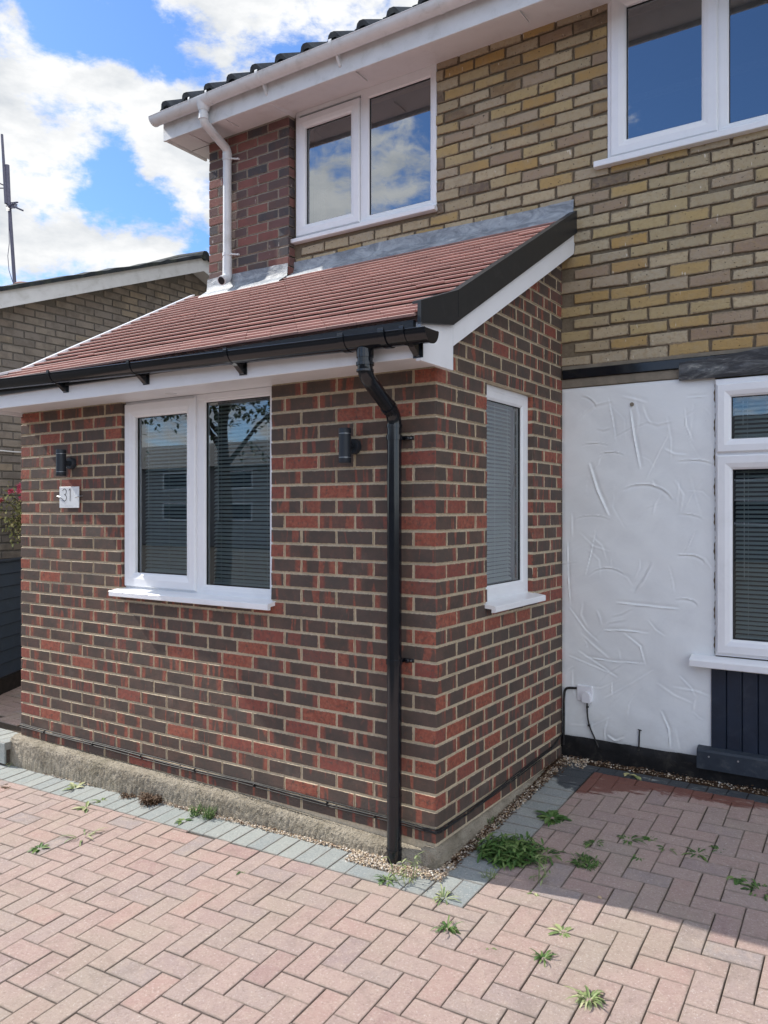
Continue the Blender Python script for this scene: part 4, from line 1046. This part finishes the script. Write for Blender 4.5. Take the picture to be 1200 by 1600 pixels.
cb.tube(wobble([(PX0, -.012, .146), (-2.5, -.016, .148), (-1.9, -.012, .140), (-1.2, -.015, .149), (-.7, -.013, .143), (-.2, -.014, .147), (.006, -.013, .143), (.016, .02, .141), (.016, .6, .146), (.016, 1.2, .17)], 6, .0012), .003, 8)
cb.tube(bend([(.020, YM-.02, .17), (.022, YM-.020, .46), (.030, YM-.020, .520), (.10, YM-.014, .525)], .05), .0075, 10)
cb.build('cable', m_cable, t, smooth=60)
for x in (-2.95, -2.45, -2.0, -1.55, -1.1, -.62, -.33): c = MB(); c.box(x, x+.007, -.02, -.003, .148, .160, 0, .001); c.build('cable_clip', m_cable, t)
t = empty('outdoor_socket', 'white outdoor socket low on the white wall', 'socket')
mb = MB(); mb.box(.104, .198, YM-.018, YM-.001, .452, .545, 0, .003); mb.build('back_box', m_sock, t)
mb = MB(); mb.prism([(.142, .449), (.192, .449), (.192, .488), (.186, .503), (.175, .512), (.160, .512), (.148, .503), (.142, .488)], YM-.040, YM-.0185, 'y'); mb.build('cover', m_sock, t)
t = MB(); t.tube(bend([(.170, YM-.024, .452), (.168, YM-.018, .38), (.178, YM-.014, .31), (.215, YM-.018, .236), (.24, YM-.024, .19)], .06), .0048, 8)
for z, x in ((.42, .169), (.31, .178)): t.box(x-.006, x+.006, YM-.022, YM-.006, z-.004, z+.004)
tag(t.build('flex_cable', m_cable, smooth=50), 'short black flex hanging from the outdoor socket', 'cable')
t = MB(); a = pan(1000, 1140); b = pan(999, 1168)
t.tube([(a[0]-.010, YM-.008, a[1]+.002), (a[0]+.012, YM-.010, a[1]-.002)], .003, 6); t.tube([(a[0], YM-.010, a[1]), (b[0], YM-.013, b[1]-.015)], .0045, 8); tag(t.build('cable_stub', m_cable, smooth=50), 'short black cable stub rising from the base of the white wall', 'cable')

# ================================================================== NEIGHBOUR, FENCE, AERIAL
NXW = -5.3
nb = empty('neighbour_house', 'neighbouring brown brick house with a white edged gable, seen past the porch', 'house')
ap = 3.475; az_ = 4.50; sn = .385
def nz(y): return az_-.14-sn*abs(y-ap)
mb = MB()
mb.prism([(.55, 0), (6.6, 0), (6.6, nz(6.6)+.06), (ap, nz(ap)+.06), (.55, nz(.55)+.06)], NXW-.02, NXW-.004, 'x', 1)
bricks(mb, .55, 4.6, .03, 4.5, SD(NXW), 0, pitch=.225, joint=.012, limit=lambda u, v: v < nz(u)+.03, bev=.004, jit=.003, vj=.002, proud=.005)
mb.box(-11, NXW-.02, .55, 6.6, 0, 2.4, 1)
mb.build('wall', [m_far, m_mfar], nb)
NB = -5.10; db = .155
def nzb(y): return 4.555-sn*abs(y-ap)
for k, (ya, yb) in enumerate(((.3, ap), (ap, 6.8))):
    mb = MB(); mb.prism([(ya, nzb(ya)-db), (yb, nzb(yb)-db), (yb, nzb(yb)), (ya, nzb(ya))], NB-.02, NB, 'x'); mb.build('bargeboard', m_oldw, nb)
    mb = MB(); mb.prism([(ya, nzb(ya)-db+.01), (yb, nzb(yb)-db+.01), (yb, nzb(yb)-db+.02), (ya, nzb(ya)-db+.02)], NXW+.001, NB-.021, 'x'); mb.build('soffit', m_soff, nb)
mb = MB(); n = 34
for sgn in (-1, 1):
    vs = []
    rng = [(i/n) for i in range(n+1)]; L_ = 3.3
    for i in range(n+1):
        y = ap+sgn*L_*i/n; z = nzb(y)+.004; wv = .010*((i*2.3) % 1)+random.uniform(-.004, .004)
        for x, h in ((NB+.03, -.006), (NB+.03, .030+wv), (NB-.1, .045+wv), (-11, .05)): vs.append((x, y, z+h))
    fs = [(i*4+k, (i+1)*4+k, (i+1)*4+k+1, i*4+k+1) for i in range(n) for k in range(3)]
    mb.add(vs, fs if sgn > 0 else [f[::-1] for f in fs])
mb.tube([(NB+.035, ap, 4.575), (NB-.4, ap, 4.59), (-11, ap, 4.59)], [.055, .07, .07], 10)
mb.build('roof', m_slate2, nb)
mb = MB(); d = ray(40, 447); t_ = (-6.2-CAM.x)/d.x; p = CAM+d*t_
mb.tube([(p.x, p.y, nzb(p.y)-.05), (p.x, p.y, p.z), (p.x, p.y, p.z+.02)], [.13, .13, .105], 18); mb.build('roof_vent', m_pot, nb, smooth=40)
mb = MB(); w = lambda px_, py_: CAM+ray(px_, py_)*((NXW+.012-CAM.x)/ray(px_, py_).x)
mb.tube([w(-60, 702), w(0, 704), w(20, 706), w(60, 708)], .008, 6); mb.build('cable', m_oldw, nb)

ae = empty('tv_aerial', 'tall thin tv aerial mast on the neighbouring roof, against the clouds', 'aerial')
def AT(x, y, dep): return CAM+ray(x, y)*dep
D_ = 9.2
mb = MB(); mb.tube([AT(23.5, 452, D_), AT(18, 370, D_), AT(14.5, 318, D_)], .020, 10); mb.build('mast', m_ant, ae, smooth=50)
mb = MB(); mb.tube([AT(13.5, 320, D_), AT(11, 258, D_)], .026, 10); mb.tube([AT(9.5, 318, D_-.02), AT(3, 210, D_-.02)], [.020, .014], 8); mb.build('pole', m_ant, ae, smooth=50)
mb = MB()
for a, b, r in [((6, 294), (-8, 294), .007), ((7, 290), (-10, 282), .007), ((10, 318), (36, 329), .010), ((10, 322), (28, 316), .008)]: mb.tube([AT(*a, D_), AT(*b, D_-.1)], r, 6)
for k in range(5): mb.tube([AT(17+k*2.2, 316+k*.8, D_), AT(18+k*2.2, 326-k*.3, D_-.05)], .006, 5)
for yy in (317, 321, 325): mb.tube([AT(15, yy, D_), AT(27, yy-1.5, D_-.05)], .005, 5)
for k in range(4): mb.tube([AT(10, 322+k*2.2, D_), AT(15, 322+k*2.2, D_-.05)], .005, 5)
mb.build('antenna', m_ant, ae, smooth=50)
mb = MB(); mb.tube([AT(13, 330, D_), AT(14.5, 380, D_-.03), AT(12.2, 400, D_-.03), AT(14, 422, D_-.03), AT(20, 441, D_)], .004, 5); mb.build('cable', m_ant, ae, smooth=50)

# dark boarded fence beyond the path
fp0 = Vector((-4.63, .69, 0)); fd = Vector((-.19, .32, 0)).normalized(); fnrm = Vector((fd.y, -fd.x, 0))
f0 = fp0-fd*.75; flen = 1.95
fc = empty('fence', 'dark navy horizontal boarded fence between the porch and the neighbouring house', 'fence')
def fmp(u, v, d): p = f0+fd*u+fnrm*d; return (p.x, p.y, v)
mb = MB(); v = .20
while v < 1.11:
    P = [fmp(u, z, dd) for u in (0, flen) for z, dd in ((v, .000), (v, .026), (v+.004, .028), (v+.125, .010), (v+.125, -.004))]
    mb.add(P, [(k, k+1, 5+k+1, 5+k)[::-1] for k in range(4)]); v += .108
mb.build('boards', m_navy, fc)
mb = MB(); mb.box(0, flen, 1.165, 1.185, -.03, .045, 0, .003, mp=fmp); mb.build('capping', m_navy2, fc)
mb = MB(); mb.box(0, flen, .04, .185, -.01, .02, 0, .003, mp=fmp); mb.build('gravel_board', plain('wet_brown_board', (.035, .028, .024), .8, .2, .4, 20, .5), fc)
for u in (.0, flen-.09): mb = MB(); mb.box(u, u+.08, .0, 1.16, -.10, -.012, 0, .003, mp=fmp); mb.build('post', m_navy, fc)

# ================================================================== PLANTS
def leaf(mb, base, dirv, length, width, droop, mat=0, rnd=None, fold=.15):
    """one bent leaf: tapering strip of five stations"""
    dirv = Vector(dirv).normalized(); side = dirv.cross(Vector((0, 0, 1)))
    side = side.normalized() if side.length > 1e-3 else Vector((1, 0, 0)); p = Vector(base); v = []
    st_ = [(0, .25), (.25, .85), (.5, 1.0), (.78, .7), (1, .04)]; last = 0
    for t, w in st_:
        d = (dirv+Vector((0, 0, -droop*t*1.6))).normalized(); p = p+d*(t-last)*length; last = t
        v += [p-side*width*w*.5+Vector((0, 0, fold*width*w)), p.copy(), p+side*width*w*.5+Vector((0, 0, fold*width*w))]
    fs = []
    for i in range(4):
        for k in range(2): fs.append((i*3+k, i*3+k+1, i*3+k+4, i*3+k+3))
    r = (random.random(), random.random(), 0) if rnd is None else rnd
    mb.add(v, fs, mat, rnd=r)
WEEDS = 'weeds growing between the paving blocks'
def weed(px_, py_, rad, n, kind, label, mat=m_leaf, name='weed', group=WEEDS, h=1.0, ground=True):
    if rad < .07: rad *= 1.35; n = int(n*1.3)
    c = G(px_, py_); mb = MB()
    for i in range(n):
        a = random.uniform(0, 2*pi); rr = rad*random.random()**.7*(.12 if kind == 'rosette' else .55 if rad > .08 or kind == 'bushy' else .22)
        b = Vector((c.x+rr*cos(a), c.y+rr*sin(a), 0)); b.z = gz(b.x, b.y)-.003
        if kind == 'grass': leaf(mb, b, (cos(a)*.7, sin(a)*.7, random.uniform(.5, 1.3)*h), rad*random.uniform(.6, 1.35), rad*.07+.0028, random.uniform(.5, 1.3))
        elif kind == 'rosette': leaf(mb, b, (cos(a), sin(a), random.uniform(.15, .55)*h), rad*random.uniform(.7, 1.1), rad*random.uniform(.20, .34), random.uniform(.3, .7))
        else:
            hh = rad*random.uniform(.1, .9)*h; q = b+Vector((cos(a), sin(a), 0))*rad*random.uniform(0, .5)+Vector((0, 0, hh))
            mb.tube([b, (b+q)/2+Vector((0, 0, .1*hh)), q], [.0016, .0012, .0008], 4, 0, False, rnd=(.3, 0, 0))
            for k in range(random.randint(3, 5)):
                a2 = random.uniform(0, 2*pi); leaf(mb, b+(q-b)*random.uniform(.3, 1), (cos(a2), sin(a2), random.uniform(-.1, .9)), rad*random.uniform(.22, .55), rad*random.uniform(.05, .10), random.uniform(.2, .9))
    return tag(mb.build(name, mat), label, 'weed', group)
weed(800, 1336, .165, 150, 'bushy', 'largest weed clump, dark green, right of the porch corner', h=.46)
weed(765, 1330, .075, 55, 'grass', 'feathery grass clump at the left side of the largest weed', h=.9)
weed(862, 1278, .100, 46, 'rosette', 'dark leafy weed beside the grey border, behind the largest clump', h=1.2)
weed(852, 1335, .085, 45, 'grass', 'wispy grass spreading right of the largest weed clump', h=.6)
weed(650, 1343, .10, 7, 'rosette', 'broad dark leaf growing behind the foot of the black downpipe', h=2.6)
weed(672, 1353, .040, 5, 'rosette', 'single pale toothed leaf at the porch corner', m_leafp, h=3)
weed(604, 1376, .040, 26, 'grass', 'small grass tuft just below the gravel by the downpipe')
weed(634, 1378, .060, 7, 'bushy', 'thin upright pale seedling in front of the downpipe', m_leafp, h=1.6)
weed(693, 1404, .045, 18, 'grass', 'pale grass wisp on the grey border corner', m_leafp)
weed(699, 1452, .045, 24, 'grass', 'upright grass tuft in the sunlit pink paving below the porch corner', h=1.2)
weed(764, 1372, .035, 9, 'bushy', 'small bright seedling left of the shadow edge', m_leafp)
weed(840, 1378, .065, 6, 'bushy', 'tall yellowish stalk standing in front of the largest clump', m_leafp, h=2.0)
weed(835, 1394, .035, 12, 'rosette', 'small bright green rosette below the yellowish stalk', m_leafp)
weed(880, 1456, .070, 14, 'rosette', 'wide pale rosette in the sunlit paving right of centre', m_leafp, h=.8)
weed(849, 1498, .034, 30, 'grass', 'short grass tuft below the wide pale rosette')
weed(920, 1562, .048, 46, 'grass', 'lowest grass tuft, near the bottom edge of the photo', m_leafp)
weed(766, 1480, .022, 7, 'rosette', 'tiny sprig between the two grass tufts in the foreground', m_leafp)
weed(915, 1348, .080, 46, 'bushy', 'low weed clump in the shade right of the largest clump', h=.35)
weed(930, 1318, .05, 22, 'grass', 'thin grass tuft behind the low shaded clump', h=.6)
weed(982, 1312, .055, 30, 'grass', 'dark tuft in the shaded paving, nearest the low shaded clump', h=.5)
weed(1018, 1310, .035, 22, 'rosette', 'small round dark tuft in the middle of the shaded paving')
weed(1000, 1338, .060, 12, 'rosette', 'spreading flat weed below the round dark tuft', h=.5)
weed(1042, 1326, .04, 22, 'grass', 'short grass line left of the long dark grass patch', h=.4)
weed(1090, 1333, .080, 50, 'grass', 'long dark grass patch in the shaded paving joint', h=.35)
weed(1125, 1328, .045, 25, 'grass', 'small grass tuft at the right end of the long dark patch', h=.4)
weed(1032, 1358, .045, 20, 'grass', 'faint flat grass streak below the spreading flat weed', h=.25)
weed(1152, 1370, .060, 22, 'rosette', 'green rosette weed in shade near the right edge', h=.7)
weed(1190, 1392, .060, 40, 'grass', 'grass tuft cut off by the right edge of the photo', h=.6)
weed(117, 1232, .075, 11, 'rosette', 'tall leafy weed standing in the grey border on the left', m_leafp, h=2.2)
weed(135, 1262, .060, 9, 'rosette', 'pale drooping weed at the edge of the grey border, left', m_leafp, h=1.1)
weed(160, 1252, .050, 8, 'rosette', 'small pale weed right of the drooping weed on the left', m_leafp, h=1.3)
weed(62, 1326, .045, 26, 'rosette', 'bright green tuft in the pink paving at far left', m_leaf, h=1.2)
weed(130, 1307, .060, 14, 'grass', 'pale grass sprig between the bright tuft and the grey border', m_leafp, h=.6)
weed(287, 1283, .040, 10, 'rosette', 'little dark green weed on the grey border in mid photo', h=1.2)
weed(378, 1360, .034, 9, 'rosette', 'little green weed in the pink paving below the border', h=.8)
weed(302, 1346, .03, 3, 'rosette', 'single pale leaf lying on the pink paving', m_leafp, h=.6)
weed(238, 1253, .085, 130, 'bushy', 'dried brown weed clump against the concrete plinth', m_leafd, h=.7)
weed(203, 1243, .045, 40, 'bushy', 'smaller dried clump left of the dried brown clump', m_leafd, h=.5)
weed(306, 1273, .040, 26, 'bushy', 'green seedling clump at the plinth, left of its pair', h=1.3)
weed(326, 1278, .040, 26, 'bushy', 'green seedling clump at the plinth, right of its pair', h=1.5)
weed(28, 1192, .075, 40, 'grass', 'grassy weed at the left end of the plinth', m_leafp, h=.6)
weed(12, 1228, .045, 9, 'rosette', 'reddish dried rosette at the left edge of the photo', m_leafd, h=.8)
weed(765, 1285, .035, 14, 'bushy', 'small green weed on the side plinth by the gravel', h=1.0)

# small stones lying on the paving
for (a, b, r, lab) in [(937, 1392, .008, 'white pebble on the paving left of the shaded tuft'), (977, 1210, .006, 'dry leaf scrap'), ]:
    if r > .007:
        c = G(a, b+12); mb = MB(); mb.tube([(c.x-r, c.y, gz(c.x, c.y)+r*.6), (c.x, c.y, gz(c.x, c.y)+r*.6), (c.x+r, c.y, gz(c.x, c.y)+r*.6)], [r*.5, r*.9, r*.4], 10); tag(mb.build('pebble', m_peb, smooth=80), 'white pebble lying on the pink paving at the shadow edge', 'pebble')
c = G(990, 1213); mb = MB()
for k in range(6): leaf(mb, (c.x+random.uniform(-.03, .03), c.y+random.uniform(-.01, .01), gz(c.x, c.y)+.004), (random.uniform(-1, 1), random.uniform(-1, 1), .4), .05, .02, .5)
tag(mb.build('dead_leaf', m_leafy), 'pale curled dead leaf on the dark damp paving', 'leaf')

# flowering plant above the fence
pl_ = empty('flowering_plant', 'trailing plant with pink flowers above the dark fence', 'plant')
mb = MB(); fl = MB(); base = Vector((-4.95, 1.55, .1)); D2 = 7.35
stems = MB()
for k in range(26):
    px_ = random.gauss(20, 22); py_ = random.uniform(765, 850); tip = AT(px_, py_, D2+random.uniform(-.15, .2)); 
    root = AT(48, 815, D2+.1)
    pts = [root, (root+tip)/2+Vector((0, 0, random.uniform(.0, .07))), tip]
    stems.tube(pts, [.004, .003, .0015], 5, 0, False)
    for q in range(34):
        t = random.random(); p = pts[0]*(1-t)**2+pts[1]*2*t*(1-t)+pts[2]*t*t+Vector((random.gauss(0, .03), random.gauss(0, .03), random.gauss(0, .03)))
        leaf(mb, p, (random.uniform(-1, 1), random.uniform(-1, 1), random.uniform(-.8, .7)), random.uniform(.018, .04), random.uniform(.010, .02), .5)
for (a, b) in [(26, 800), (20, 830), (22, 845), (12, 815), (5, 800), (8, 780)]:
    for q in range(14):
        leaf(mb, AT(a, b, D2-.1)+Vector((random.gauss(0, .025), random.gauss(0, .025), random.gauss(0, .03))), (random.uniform(-1, 1), random.uniform(-1, 1), random.uniform(-.8, .7)), random.uniform(.02, .04), .018, .5)
for (a, b, n, sp) in [(33, 760, 26, .022), (31, 768, 20, .02), (17, 768, 14, .016), (1, 782, 12, .014), (36, 778, 14, .02), (-14, 770, 14, .02)]:
    c = AT(a, b, D2-.1); fl = MB()
    for q in range(n*2): leaf(fl, c+Vector((random.gauss(0, sp*.55), random.gauss(0, sp*.55), random.gauss(0, sp*.55))), (random.uniform(-1, 1), random.uniform(-1, 1), random.uniform(-.4, 1)), .030, .026, .4)
    fl.build('flower', m_pink, pl_)
r0 = AT(48, 815, D2+.1); stems.tube([r0, (r0.x, r0.y, .05)], .012, 8)
mb.build('foliage', m_leafy, pl_); stems.build('stem', m_bark, pl_)

# ================================================================== ACROSS THE ROAD (seen only mirrored in the panes)
op = empty('opposite_house', 'pale terraced house across the road, mirrored in the porch window', 'house')
mb = MB(); mb.box(-80, 20, -42, -35, -2, 4.5); mb.build('wall', plain('grey_render', (.30, .29, .28), .9, .2, .2, 2), op)
mb = MB(); mb.prism([(-42.4, 4.5), (-34.6, 4.5), (-38.5, 6.5)], -80.5, 20.5, 'x'); mb.build('roof', m_slate, op)
for x in range(-78, 18, 6):
    for z in (.9, 3.0):
        mb = MB(); mb.ring(x, x+2.4, z, z+1.2, [(0, 0), (0, .03), (.09, .03), (.09, .0)], lambda u, v, d: (u, -34.97+d, v)); f = mb.build('window', m_upvc, op)
        mb = MB(); mb.add([(x+.09, -34.985, z+.09), (x+2.31, -34.985, z+.09), (x+2.31, -34.985, z+1.11), (x+.09, -34.985, z+1.11)], [(0, 1, 2, 3)]); mb.build('pane', m_room, f)
tr = empty('street_tree', 'leafy tree across the road, mirrored in the porch window', 'tree')
TX, TY = -12.4, -11.0
mb = MB(); mb.tube([(TX, TY, -.3), (TX+.1, TY, 1.5), (TX-.1, TY-.1, 3.5), (TX, TY, 5)], [.22, .18, .13, .05], 10)
for k in range(11):
    a = k*.7; mb.tube([(TX, TY, 2.6+k*.2), (TX+1.1*cos(a), TY+1.1*sin(a), 3.6+k*.25), (TX+2.0*cos(a), TY+2.0*sin(a), 4.1+k*.25)], [.06, .04, .02], 6)
mb.build('trunk', m_bark, tr)
mb = MB()
for _ in range(80):
    c = (random.gauss(TX, 1.5), random.gauss(TY, 1.2), random.gauss(5.2, .95))
    for _ in range(55):
        p = Vector(c)+Vector((random.gauss(0, .25), random.gauss(0, .25), random.gauss(0, .2)))
        leaf(mb, p, (random.uniform(-1, 1), random.uniform(-1, 1), random.uniform(-1, 1)), .15, .08, .3)
mb.build('crown', m_tree, tr)
